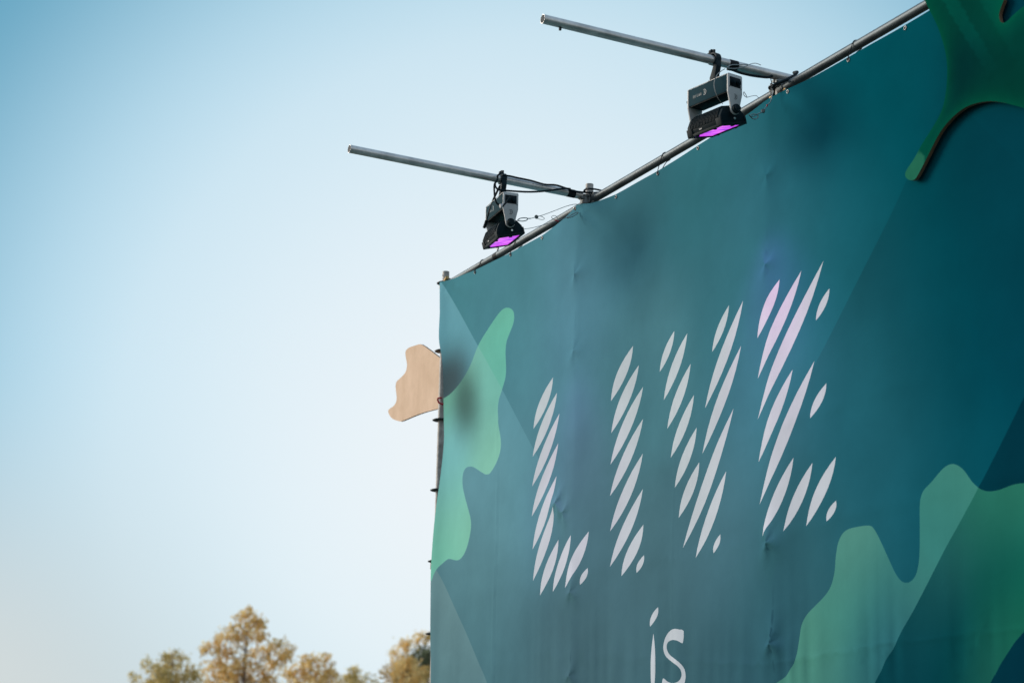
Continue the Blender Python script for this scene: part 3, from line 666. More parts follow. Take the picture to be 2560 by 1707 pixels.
def idw(x, z, pts, width):
    P = np.asarray(pts, float)
    rgb = lin_arr(P[:, 2:5])
    num = np.zeros(x.shape + (3,))
    den = np.zeros(x.shape)
    for (px_, pz_), c in zip(P[:, :2], rgb):
        d2 = (x - px_) ** 2 + (z - pz_) ** 2
        w = np.exp(-d2 / (2 * width ** 2)) + 1e-4 / (d2 + 0.05)
        num += w[:, None] * c
        den += w
    return num / den[:, None]




E_LIGHT = 0.86          # daylight falling on the cloth, used to turn seen colours into ink


def banner_material():
    m = bpy.data.materials.new('printed_mesh_cloth')
    m.use_nodes = True
    t = m.node_tree
    b = t.nodes['Principled BSDF']
    b.inputs['Roughness'].default_value = 0.8
    b.inputs['Specular IOR Level'].default_value = 0.0
    at = t.nodes.new('ShaderNodeAttribute')
    at.attribute_name = 'ink'
    co = t.nodes.new('ShaderNodeTexCoord')
    # faint blotches of the print and dust
    n1 = t.nodes.new('ShaderNodeTexNoise')
    n1.inputs['Scale'].default_value = 2.2
    n1.inputs['Detail'].default_value = 7
    n1.inputs['Roughness'].default_value = 0.6
    t.links.new(co.outputs['Object'], n1.inputs['Vector'])
    mr = t.nodes.new('ShaderNodeMapRange')
    mr.inputs['From Min'].default_value = 0.3
    mr.inputs['From Max'].default_value = 0.7
    mr.inputs['To Min'].default_value = 0.90
    mr.inputs['To Max'].default_value = 1.07
    t.links.new(n1.outputs['Fac'], mr.inputs['Value'])
    mx = t.nodes.new('ShaderNodeVectorMath')
    mx.operation = 'SCALE'
    t.links.new(at.outputs['Color'], mx.inputs[0])
    t.links.new(mr.outputs['Result'], mx.inputs['Scale'])
    t.links.new(mx.outputs[0], b.inputs['Base Color'])
    # fine folds that hang down the cloth
    mp = t.nodes.new('ShaderNodeMapping')
    mp.inputs['Scale'].default_value = (5.0, 1.0, 0.7)
    mp.inputs['Rotation'].default_value = (0, math.radians(4), 0)
    t.links.new(co.outputs['Object'], mp.inputs['Vector'])
    n2 = t.nodes.new('ShaderNodeTexNoise')
    n2.inputs['Scale'].default_value = 1.6
    n2.inputs['Detail'].default_value = 2.5
    n2.inputs['Distortion'].default_value = 0.6
    t.links.new(mp.outputs[0], n2.inputs['Vector'])
    pt = t.nodes.new('ShaderNodeTexNoise')
    pt.inputs['Scale'].default_value = 0.9
    pt.inputs['Detail'].default_value = 2
    t.links.new(co.outputs['Object'], pt.inputs['Vector'])
    pm = t.nodes.new('ShaderNodeMapRange')
    pm.interpolation_type = 'SMOOTHSTEP'
    pm.inputs['From Min'].default_value = 0.45
    pm.inputs['From Max'].default_value = 0.68
    t.links.new(pt.outputs['Fac'], pm.inputs['Value'])
    fm = t.nodes.new('ShaderNodeMath')
    fm.operation = 'MULTIPLY'
    t.links.new(n2.outputs['Fac'], fm.inputs[0])
    t.links.new(pm.outputs['Result'], fm.inputs[1])
    b1 = t.nodes.new('ShaderNodeBump')
    b1.inputs['Strength'].default_value = 0.22
    b1.inputs['Distance'].default_value = 0.012
    t.links.new(fm.outputs[0], b1.inputs['Height'])
    n3 = t.nodes.new('ShaderNodeTexNoise')
    n3.inputs['Scale'].default_value = 5.0
    n3.inputs['Detail'].default_value = 6
    n3.inputs['Distortion'].default_value = 1.5
    t.links.new(co.outputs['Object'], n3.inputs['Vector'])
    b2 = t.nodes.new('ShaderNodeBump')
    b2.inputs['Strength'].default_value = 0.12
    b2.inputs['Distance'].default_value = 0.01
    t.links.new(n3.outputs['Fac'], b2.inputs['Height'])
    t.links.new(b1.outputs['Normal'], b2.inputs['Normal'])
    t.links.new(b2.outputs['Normal'], b.inputs['Normal'])
    return m


M_BANNER = banner_material()


def lens(a, l, r_, b, n=9):
    """leaf-shaped stroke from tip a to tip b bulging through l and r_"""
    a, l, r_, b = [np.array(q, float) for q in (a, l, r_, b)]
    cl = 2 * l - (a + b) / 2
    cr = 2 * r_ - (a + b) / 2
    out = []
    for c, p, q in ((cl, a, b), (cr, b, a)):
        for k in range(n):
            t = k / n
            out.append(tuple((1 - t) ** 2 * p + 2 * t * (1 - t) * c + t * t * q))
    return out


def build_banner():
    root = thing('banner', 'large teal printed cloth banner with white slashed LIVE is lettering, tied to the scaffold', 'banner', (-9.2, 0, 0.45))
    ox, oz = -9.2, 0.45
    polys, keys = [], []

    def addp(key, pts):
        dense = []
        for a, b in zip(pts, list(pts[1:]) + [pts[0]]):
            n = max(1, int(math.hypot(b[0] - a[0], b[1] - a[1]) / 0.03))
            dense += [(float(a[0] + (b[0] - a[0]) * k / n), float(a[1] + (b[1] - a[1]) * k / n)) for k in range(n)]
        polys.append(dense)
        keys.append(key)
    # outline of the cloth
    xs = np.linspace(-13.53, XMAX, 120)
    top = [(x, float(z_top(x))) for x in xs]
    edge = EDGE[1:] + [[-13.50, 2.6], [-13.52, 2.2], [-13.50, 1.7], [-13.52, 1.2], [-13.50, ZMIN]]
    edge = smooth_poly(edge, 4, closed=False)
    addp('cloth', top + [(XMAX, ZMIN)] + [tuple(p) for p in edge[::-1]])
    for k in ('L', 'I', 'V', 'E', 'i'):
        for q in STROKES[k]:
            addp('letter_' + k, lens(*q))
    addp('letter_s', smooth_poly(LETTER_S, 2))
    bl = smooth_poly(BLOB_LEFT, 4, closed=False)
    addp('blob_left', bl + [(-13.75, bl[-1][1] - 0.1), (-13.75, bl[0][1] - 0.15)])
    br = smooth_poly([list(p) for p in BLOB_RIGHT] + [[-7.0, 3.42], [-6.5, 3.40], [-6.1, 3.1]], 4, closed=False)
    hole = smooth_poly([[-6.75, 3.20], [-6.9, 3.12], [-7.05, 3.02], [-7.2, 2.92]] + [list(p) for p in BLOB_HOLE] + [[-7.9, 2.3], [-8.3, 1.9], [-8.9, 1.7]], 4, closed=False)
    addp('blob_right', br + hole + [(-9.5, 1.75), (-9.75, 2.3)])
    # the angular lighter and darker facets of the printed ground, all on 45 degree lines
    q = 0.7071

    def band(a, b, w, side):
        a, b = np.array(a, float), np.array(b, float)
        n = np.array([q, -q]) if side > 0 else np.array([-q, -q])
        return [tuple(a), tuple(b), tuple(b + n * w), tuple(a + n * w)]
    addp('f1', band((-13.60, 5.966), (-11.586, 4.0227), 1.7, -1))
    addp('f2', band((-13.70, 4.10), (-11.4, 1.80), 1.7, -1))
    addp('f3', band((-7.75, 5.34), (-9.45, 3.74), 1.9, 1))
    addp('f4', band((-6.6, 4.51), (-9.9, 1.215), 3.0, 1))

    verts, faces = [], []
    for p in polys:
        area = sum(p[i - 1][0] * p[i][1] - p[i][0] * p[i - 1][1] for i in range(len(p)))
        f = []
        for c in (p if area > 0 else p[::-1]):
            f.append(len(verts))
            verts.append(Vector(c))
        faces.append(f)
    # points of the cloth itself, closer where it bends sharply
    pts = []

    def axis(lo, hi, step, fine, centres, w):
        out, x = [], lo
        while x < hi:
            out.append(x)
            d = min(abs(x - c) for c in centres)
            x += fine + (step - fine) * min(1, max(0, d / w))
        return out
    gx = axis(-13.5, -7.0, 0.05, 0.011, [p for p in POSTS] + [-12.54, -10.30], 0.16) + list(np.arange(-6.95, XMAX, 0.08))
    gz = axis(2.3, 5.80, 0.05, 0.013, [2.86, 5.81], 0.2) + list(np.arange(ZMIN + 0.08, 2.28, 0.1))
    for x in gx:
        zt = float(z_top(x))
        for z in gz:
            if z < zt - 0.010:
                pts.append((x + 0.004 * rnd.uniform(-1, 1), z + 0.004 * rnd.uniform(-1, 1)))
    for cx, cz in PIN:
        for rr in (0.006, 0.012, 0.02, 0.03, 0.045, 0.065, 0.09):
            for k in range(10):
                a = 2 * math.pi * k / 10 + rr * 40
                pts.append((cx + rr * math.cos(a), cz + rr * math.sin(a)))
    outer = np.array(polys[0])
    P = np.array(pts)
    ok = in_poly(P[:, 0], P[:, 1], outer)
    verts += [Vector(p) for p in P[ok]]
    ov, oe, of, _, _, oof = delaunay_2d_cdt(verts, [], faces, 1, 1e-6, True)
    V = np.array([tuple(p) for p in ov])
    T = np.array([list(f) for f in of])
    D = disp(V[:, 0], V[:, 1])
    e = 0.002
    dx = (disp(V[:, 0] + e, V[:, 1]) - disp(V[:, 0] - e, V[:, 1])) / (2 * e)
    dz = (disp(V[:, 0], V[:, 1] + e) - disp(V[:, 0], V[:, 1] - e)) / (2 * e)
    N = np.stack([-dx, -np.ones_like(dx), -dz], 1)
    N /= np.linalg.norm(N, axis=1)[:, None]
    W = np.stack([V[:, 0] - ox, -D, V[:, 1] - oz], 1)
    # winding towards the viewer (-Y)
    a, b_, c = W[T[:, 0]], W[T[:, 1]], W[T[:, 2]]
    cr = np.cross(b_ - a, c - a)
    flip = cr[:, 1] > 0
    T[flip] = T[flip][:, ::-1]
    # inks
    x, z = V[:, 0], V[:, 1]
    ground_ink = idw(x, z, INK, 0.32)
    soft = (0.12 * np.clip((-8.6 - x) / 1.5, 0, 1))[:, None]
    ground_ink = ground_ink * (1 - soft) + ground_ink.mean(1)[:, None] * soft
    ground_ink = ground_ink * np.array([1.04, 1.0, 0.955])
    p1 = np.clip(((x + 13.5) - (z - 5.866)) / 2 / 1.92, 0, 1)
    q1 = np.clip(-((x + 13.5) + (z - 5.866)) / 1.4142, 0, 9)
    s1 = (1 - p1) ** 0.8 * np.clip(1 - q1 / 1.65, 0, 1)
    p2 = np.clip(((x + 13.45) - (z - 3.85)) / 2 / 2.2, 0, 1)
    q2 = np.clip(-((x + 13.45) + (z - 3.85)) / 1.4142, 0, 9)
    s2 = np.clip(1.0 - p2 * 1.2, 0, 1) * np.clip(1 - q2 / 1.65, 0, 1)
    t3 = np.clip((-(x + 8.1) - (z - 5.012)) / 2, -0.6, 1.4)
    q3 = np.clip(((x + 8.1) - (z - 5.012)) / 1.4142, 0, 9)
    s3 = np.clip(1 - np.abs(t3 - 0.35) / 0.95, 0, 1) * np.clip(1 - q3 / 1.8, 0, 1)
    light1 = lin_arr([118, 172, 186])
    grey2 = lin_arr([112, 142, 146])
    dark4 = lin_arr([0, 46, 62])
    white = np.tile(np.array([0.575, 0.625, 0.668]) * E_LIGHT, (len(x), 1))
    ink_l = idw(x, z, INK_LEFT, 0.20)
    ink_r = idw(x, z, INK_RIGHT, 0.16)
    ink_d = idw(x, z, INK_RIGHT_DARK, 0.15)
    # soft printed shade under and on the green shape at the left edge (part of the artwork)
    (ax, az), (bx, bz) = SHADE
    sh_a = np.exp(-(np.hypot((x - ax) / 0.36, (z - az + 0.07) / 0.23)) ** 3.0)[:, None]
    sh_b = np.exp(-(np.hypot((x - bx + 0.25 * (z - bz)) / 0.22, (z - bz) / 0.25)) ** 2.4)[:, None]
    parts = {}
    for i, ids in enumerate(oof):
        ks = frozenset(keys[k] for k in ids)
        if 'cloth' not in ks:
            continue
        parts.setdefault(ks, []).append(i)
    per = {}
    for ks, idx in parts.items():
        letters = [k for k in ks if k.startswith('letter')]
        if letters:
            name, colr = letters[0], white
        elif 'blob_left' in ks:
            name = 'blob_left'
            colr = ink_l.copy()
            if 'f1' in ks:
                w = (s1 * 0.30)[:, None]
                colr = colr * (1 - w) + lin_arr([150, 190, 190]) * w
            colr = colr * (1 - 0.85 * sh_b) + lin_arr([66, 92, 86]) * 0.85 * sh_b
        elif 'blob_right' in ks:
            name = 'blob_right'
            colr = ink_d if 'f4' in ks else ink_r
        else:
            name = 'cloth'
            colr = ground_ink.copy()
            if 'f1' in ks:
                w = (s1 * 0.62)[:, None]
                colr = colr * (1 - w) + light1 * w
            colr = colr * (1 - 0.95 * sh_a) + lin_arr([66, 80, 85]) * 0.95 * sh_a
            if 'f2' in ks:
                w = (s2 * 0.72)[:, None]
                colr = colr * (1 - w) + grey2 * w
            if 'f3' in ks:
                colr = colr * (1 - 0.26 * s3[:, None] * np.array([0.3, 1, 1]))
            if 'f4' in ks:
                colr = colr * 0.3 + dark4 * 0.5
        per.setdefault(name, []).append((np.array(idx), colr / E_LIGHT))
    names = {'cloth': ('cloth', None), 'blob_left': ('printed_shape', 'pale green printed shape at the left edge of the cloth'), 'blob_right': ('printed_shape', 'wavy green printed shape at the lower right of the cloth')}
    for lt in 'LIVEis':
        names['letter_' + lt] = ('letter', 'white letter %s printed on the teal cloth' % lt)
    for nm, lst in per.items():
        tri = np.concatenate([T[i] for i, _ in lst])
        colc = np.concatenate([cc[T[i]].reshape(-1, 3) for i, cc in lst])
        used, inv = np.unique(tri, return_inverse=True)
        inv = inv.reshape(tri.shape)
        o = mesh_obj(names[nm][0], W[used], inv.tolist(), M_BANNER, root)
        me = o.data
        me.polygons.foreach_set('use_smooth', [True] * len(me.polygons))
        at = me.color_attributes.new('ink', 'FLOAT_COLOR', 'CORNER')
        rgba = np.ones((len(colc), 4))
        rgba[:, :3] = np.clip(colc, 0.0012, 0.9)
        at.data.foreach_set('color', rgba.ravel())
        me.normals_split_custom_set_from_vertices([tuple(n) for n in N[used]])
        if names[nm][1]:
            o['label'] = names[nm][1]
    # eyelets along the hem
    ring = MB()
    n, mth = 18, 6
    v, f = [], []
    for i in range(n):
        A = 2 * math.pi * i / n
        for k in range(mth):
            B = 2 * math.pi * k / mth
            rr = 0.0088 + 0.0028 * math.cos(B)
            v.append((rr * math.cos(A), -0.0032 * math.sin(B) * 1.0, rr * math.sin(A)))
    for i in range(n):
        for k in range(mth):
            f.append((i * mth + k, ((i + 1) % n) * mth + k, ((i + 1) % n) * mth + (k + 1) % mth, i * mth + (k + 1) % mth))
    ring.add(v, f)
    data = None
    gxs = [g[0] for g in GROM] + [-9.52, -7.58, -7.09, -6.60, -6.11, -5.62]
    for x in gxs:
        zz = float(z_top(x)) - 0.017
        loc = (x - ox, -float(disp(x, zz)) - 0.002, zz - oz)
        if data is None:
            o = ring.build('eyelet', M_ALU, root)
            data = o.data
        else:
            o = bpy.data.objects.new('eyelet', data)
            COL.objects.link(o)
            o.parent = root
        o.location = loc
    return root


build_banner()


# ------------------------------------------------------------------ cable ties that hold the cloth to the rail
TIES = [(-12.95, 'thin dark cable tie on the top rail nearest the left corner of the banner'),
        (-12.41, 'thin dark cable tie on the top rail just under the left purple lamp'),
        (-11.46, 'thin grey cable tie on the top rail beside the left pole joint'),
        (-10.47, 'black cable tie on the top rail midway between the two lamps'),
        (-8.547, 'dark cable tie on the top rail between the right lamp and the green leaf')]


def tie_loop(x):
    zz = float(z_top(x)) - 0.030
    yf = -float(disp(x, zz)) - 0.004
    r = R48 + 0.0026
    pts = [(x, yf, zz + 0.004), (x, yf - 0.001, zz + 0.022), (x + 0.002, YP - r - 0.004, ZR - 0.012)]
    for k in range(1, 9):
        a = math.radians(200 - k * 30)
        pts.append((x + 0.003 + 0.001 * k, YP + r * math.cos(a), ZR + r * math.sin(a)))
    pts += [(x + 0.008, YP - 0.004, ZR - r - 0.012), (x + 0.004, 0.006 - float(disp(x, zz)), zz + 0.01)]
    return pts


for i, (x, lab) in enumerate(TIES):
    m = MB().tube(tie_loop(x), 0.0024, 6)
    yf = -float(disp(x, float(z_top(x)) - 0.03))
    m.box((x, yf - 0.008, float(z_top(x)) - 0.012), (0.008, 0.006, 0.009), bevel=0.0015)
    o = m.build('cable_tie', M_TAPE if i != 2 else M_WIRE)
    tag(o, lab, 'cable tie', 'cable ties along the top rail')


# ------------------------------------------------------------------ wooden cut-outs
def flat_board(name, outline, to_world, thick, face_mat, edge_mat, parent, ink=None, grid=0.03):
    """a sawn board: front with its own points (for the paint), back and edge"""
    P = np.array(outline)
    if np.sum(np.roll(P[:, 0], 1) * P[:, 1] - P[:, 0] * np.roll(P[:, 1], 1)) < 0:
        P = P[::-1]
    lo, hi = P.min(0), P.max(0)
    gx = np.arange(lo[0], hi[0], grid)
    gz = np.arange(lo[1], hi[1], grid)
    G = np.array([(x, z) for x in gx for z in gz])
    ok = in_poly(G[:, 0], G[:, 1], P) & (poly_dist(G[:, 0], G[:, 1], P) > 0.006)
    vs = [Vector(p) for p in P] + [Vector(p) for p in G[ok]]
    ov, _, of, _, _, oof = delaunay_2d_cdt(vs, [], [list(range(len(P)))], 1, 1e-6, True)
    V = np.array([tuple(p) for p in ov])
    n = len(V)
    front = [to_world(a, b, 0.0) for a, b in V]
    back = [to_world(a, b, thick) for a, b in V]
    F = [list(f) for f, k in zip(of, oof) if k]
    # boundary loop edges
    cnt = {}
    for f in F:
        for i in range(3):
            e = (f[i], f[(i + 1) % 3])
            cnt[e] = cnt.get(e, 0) + 1
    rim = [e for e in cnt if (e[1], e[0]) not in cnt]
    faces = [f for f in F] + [[i + n for i in f[::-1]] for f in F] + [[b, a, a + n, b + n] for a, b in rim]
    o = mesh_obj(name, front + back, faces, [face_mat, edge_mat], parent)
    me = o.data
    nf = len(F)
    me.polygons.foreach_set('material_index', [0] * nf + [1] * nf + [1] * len(rim))
    if ink is not None:
        cols = ink(V[:, 0], V[:, 1])
        at = me.color_attributes.new('ink', 'FLOAT_COLOR', 'POINT')
        rgba = np.ones((2 * n, 4))
        rgba[:n, :3] = cols
        rgba[n:, :3] = cols
        at.data.foreach_set('color', rgba.ravel())
    bm = bmesh.new()
    bm.from_mesh(me)
    bmesh.ops.recalc_face_normals(bm, faces=bm.faces)
    bm.to_mesh(me)
    bm.free()
    return o


def paint_material():
    m = bpy.data.materials.new('painted_board')
    m.use_nodes = True
    t = m.node_tree
    b = t.nodes['Principled BSDF']
    b.inputs['Roughness'].default_value = 1.0
    b.inputs['Specular IOR Level'].default_value = 0.0
    at = t.nodes.new('ShaderNodeAttribute')
    at.attribute_name = 'ink'
    n = t.nodes.new('ShaderNodeTexNoise')
    n.inputs['Scale'].default_value = 18
    n.inputs['Detail'].default_value = 6
    co = t.nodes.new('ShaderNodeTexCoord')
    t.links.new(co.outputs['Object'], n.inputs['Vector'])
    mr = t.nodes.new('ShaderNodeMapRange')
    mr.inputs['To Min'].default_value = 0.86
    mr.inputs['To Max'].default_value = 1.1
    t.links.new(n.outputs['Fac'], mr.inputs['Value'])
    mx = t.nodes.new('ShaderNodeVectorMath')
    mx.operation = 'SCALE'
    t.links.new(at.outputs['Color'], mx.inputs[0])
    t.links.new(mr.outputs['Result'], mx.inputs['Scale'])
    t.links.new(mx.outputs[0], b.inputs['Base Color'])
    bp = t.nodes.new('ShaderNodeBump')
    bp.inputs['Strength'].default_value = 0.1
    bp.inputs['Distance'].default_value = 0.003
    t.links.new(n.outputs['Fac'], bp.inputs['Height'])
    t.links.new(bp.outputs['Normal'], b.inputs['Normal'])
    return m


M_PAINT = paint_material()
M_PLYEDGE = material('plywood_edge', (0.20, 0.12, 0.07), rough=0.7, var=0.4, scale=30, stretch=(1, 60, 1))


M_PLY = material('bare_plywood', (0.73, 0.515, 0.37), rough=0.75, spec=0.1, var=0.16, scale=6, bump=0.2, bump_scale=70, stretch=(1.0, 4.0, 0.7), var_color=(0.66, 0.45, 0.305))


def build_leaf():
    lf = smooth_poly(LEAF, 3, closed=False)
    notch = smooth_poly(LEAF_NOTCH, 3, closed=False)
    out = [tuple(p) for p in lf]
    out += [(-7.05, 5.05), (-6.75, 5.15), (-6.6, 5.35), (-6.75, 5.50), (-7.0, 5.60)]
    out += [tuple(p) for p in notch[::-1]]
    top_l = lf[0]
    out += [(-7.42, 5.85), (-7.46, 6.02), (-7.58, 6.15), (-7.78, 6.18), (-7.88, 6.05)]
    bx, bz = -7.6, 5.5
    root = thing('leaf_cutout', 'dark green painted wooden leaf cut-out fixed over the top right of the banner', 'leaf cut-out', (bx, 0, bz))

    def ink(x, z):
        c = idw(x, z, INK_LEAF, 0.12) * 0.82
        d = poly_dist(x, z, out)
        w = np.exp(-d / 0.035)[:, None] * 0.75
        c = c * (1 - w) + lin_arr([6, 78, 58]) * w
        # angular facets of the artwork
        def side_of(p, q):
            return ((x - p[0]) * (q[1] - p[1]) - (z - p[1]) * (q[0] - p[0])) / math.hypot(q[0] - p[0], q[1] - p[1])
        s1_, s2_ = side_of(LEAF_BAND[0], LEAF_BAND[1]), side_of(LEAF_BAND[2], LEAF_BAND[3])
        sg = np.sign(side_of(LEAF_BAND[0], LEAF_BAND[1])[np.argmin(np.hypot(x - LEAF_BAND[2][0], z - LEAF_BAND[2][1]))])
        band_m = ((s1_ * sg > 0) & (s2_ * sg < 0)) * np.clip((z - 5.30) / 0.25, 0, 1)
        c = c * (1 + 0.40 * band_m[:, None])
        c = c * (1 + 0.22 * (s2_ * sg > 0.10)[:, None] * np.clip((z - 5.2) / 0.4, 0, 1)[:, None])
        (ax, az), (bx_, bz_) = LEAF_TIP
        nx, nz = -(bz_ - az), (bx_ - ax)
        side = (x - ax) * nx + (z - az) * nz
        tipside = (-8.18 - ax) * nx + (5.0 - az) * nz
        tip = (np.sign(side) == np.sign(tipside)) & (x < -7.9)
        c[tip] = lin_arr([36, 102, 80])
        return np.clip(c / E_LIGHT, 0.0012, 0.9)
    y0 = -0.038
    flat_board('board', out, lambda a, b, w: (a - bx, y0 + w, b - bz), 0.018, M_PAINT, M_PLYEDGE, root, ink, 0.018)
    # blocks that hold it off the cloth
    s = MB()
    for x, z in ((-7.60, 5.62), (-7.52, 5.45), (-7.30, 5.50)):
        s.box((x - bx, y0 + 0.018 + 0.012, z - bz), (0.05, 0.022, 0.05), bevel=0.003)
    s.build('spacer_block', M_PLYEDGE, root)


build_leaf()


def build_ply():
    out = smooth_poly(PLY, 3, closed=False)
    out += [(-13.50, out[-1][1] + 0.01), (-13.50, out[0][1] - 0.03)]
    root = thing('plywood_cutout', 'bare tan plywood cut-out with a wavy edge sticking out beside the corner post', 'plywood board', (-13.8, 0.082, 5.2))
    flat_board('board', out, lambda a, b, w: (a + 13.8, w, b - 5.2), 0.015, M_PLY, M_PLYEDGE, root, None, 0.05)


build_ply()

t = MB().tube([tuple(p) for p in PATHS['redE']] + [(-13.55, 0.112, PATHS['redE'][-1][2] + 0.02), (-13.62, 0.105, PATHS['redE'][0][2] + 0.03)], 0.0062, 8, closed=True)
tag(t.build('tie_cord', M_RED), 'short red cord looped round the corner post below the plywood', 'cord')


# ------------------------------------------------------------------ lamp poles
def pole(name, label, tip, wall, tape_at, screw=False):
    tip, wall = Vector(tip), Vector(wall)
    root = thing(name, label, 'pole', wall, 0, 'horizontal poles over the top rail')
    d = tip - wall
    L = d.length
    d.normalize()
    MB().pipe(Vector((0, 0, 0)), d * L, R48, 0.004, 32).build('tube', M_GALV, root)
    MB().cyl(d * (L - 0.004), d * (L + 0.0008), R48 - 0.0022, 24).build('bore_shade_disc', M_BLACK, root)  # added black disc: shade inside the open tube end, put in as colour
    a = d * tape_at
    MB().cyl(a - d * 0.026, a + d * 0.026, R48 + 0.0013, 28).build('tape_band', M_TAPE, root)
    if screw:
        p = d * (L - 0.10)
        MB().box(p + Vector((0, 0, -0.030)), (0.012, 0.012, 0.018), bevel=0.002).build('screw', M_BLACK, root)
    return root, d


p1, d1 = pole('lamp_pole', 'galvanised pole on the left carrying a lamp, its end taped beside a post stub', (-11.40, -1.543, 5.936), (-11.40, -0.012, 5.899), 0.075)
p2, d2 = pole('lamp_pole', 'upper right galvanised pole with a lamp clamped on, its end above the rail', (-9.22, -1.372, 5.978), (-9.22, 0.135, 5.933), 0.135 + 0.262, True)


def pole_joint(root, y, z, railed):
    """small right-angle coupler under the end of a pole"""
    c = MB()
    c.box((0, y, z), (0.044, 0.046, 0.034), bevel=0.005)
    if railed:
        c.cyl((-0.026, YP - root.location.y, ZR - root.location.z), (0.026, YP - root.location.y, ZR - root.location.z), 0.0295, 18, bevel=0.003)
    else:
        c.cyl((0, y + 0.004, z - 0.03), (0, y + 0.004, z + 0.03), 0.0295, 18, bevel=0.003)
    o = c.build('pole_coupler', M_CAST, root)
    b = MB()
    b.cyl((0.020, y - 0.036, z), (0.020, y + 0.02, z), 0.006, 8)
    b.cyl((0.020, y - 0.040, z), (0.020, y - 0.026, z), 0.010, 6)
    b.cyl((-0.018, y - 0.034, z + 0.012), (-0.018, y - 0.02, z + 0.012), 0.009, 6)
    b.build('bolt', M_CAST, o)


pole_joint(p1, 0.022, -0.024, False)
pole_joint(p2, -0.105, -0.036, True)


# ------------------------------------------------------------------ lamps
def led_material():
    m = bpy.data.materials.new('lit_purple_panel')
    m.use_nodes = True
    t = m.node_tree
    b = t.nodes['Principled BSDF']
    b.inputs['Base Color'].default_value = (0.15, 0.02, 0.2, 1)
    b.inputs['Roughness'].default_value = 0.25
    co = t.nodes.new('ShaderNodeTexCoord')
    mp = t.nodes.new('ShaderNodeMapping')
    mp.inputs['Scale'].default_value = (46, 6, 1)
    t.links.new(co.outputs['Object'], mp.inputs['Vector'])
    n = t.nodes.new('ShaderNodeTexNoise')
    n.inputs['Scale'].default_value = 1.0
    n.inputs['Detail'].default_value = 3
    t.links.new(mp.outputs[0], n.inputs['Vector'])
    cr = t.nodes.new('ShaderNodeValToRGB')
    cr.color_ramp.elements[0].position = 0.36
    cr.color_ramp.elements[0].color = (0.20, 0.03, 0.72, 1)
    e = cr.color_ramp.elements.new(0.5)
    e.color = (0.75, 0.05, 0.95, 1)
    cr.color_ramp.elements[-1].position = 0.66
    cr.color_ramp.elements[-1].color = (1.0, 0.28, 1.0, 1)
    t.links.new(n.outputs['Fac'], cr.inputs['Fac'])
    t.links.new(cr.outputs['Color'], b.inputs['Emission Color'])
    b.inputs['Emission Strength'].default_value = 0.95
    return m


M_LED = led_material()


def ring_mark(mb, cx, cz, r, put, w):
    """the round emblem: an outer arc open on the left and a small inner arc with a bar"""
    for rad, a0, a1, ww in ((r, -115, 115, w), (r * 0.45, -120, 120, w * 0.8)):
        n = 16
        v, f = [], []
        for k in range(n + 1):
            a = math.radians(a0 + (a1 - a0) * k / n)
            for rr in (rad - ww / 2, rad + ww / 2):
                v.append(put(cx + rr * math.cos(a) - r * 0.25, cz + rr * math.sin(a)))
        for k in range(n):
            f.append((2 * k, 2 * k + 1, 2 * k + 3, 2 * k + 2))
        mb.add(v, f)
    v = [put(cx - r * 0.35 + a, cz + b) for a, b in ((0, -w * 0.4), (r * 0.5, -w * 0.4), (r * 0.5, w * 0.4), (0, w * 0.4))]
    mb.add(v, [(0, 1, 2, 3)])


def text_mesh(txt, size):
    cu = bpy.data.curves.new('text', 'FONT')
    cu.body = txt
    cu.size = size
    cu.resolution_u = 2
    ob = bpy.data.objects.new('text', cu)
    COL.objects.link(ob)
    dg = bpy.context.evaluated_depsgraph_get()
    me = ob.evaluated_get(dg).to_mesh()
    v = [tuple(q.co) for q in me.vertices]
    f = [tuple(p.vertices) for p in me.polygons]
    ob.evaluated_get(dg).to_mesh_clear()
    bpy.data.objects.remove(ob)
    bpy.data.curves.remove(cu)
    return v, f


HL = 0.155           # half length between the end plates


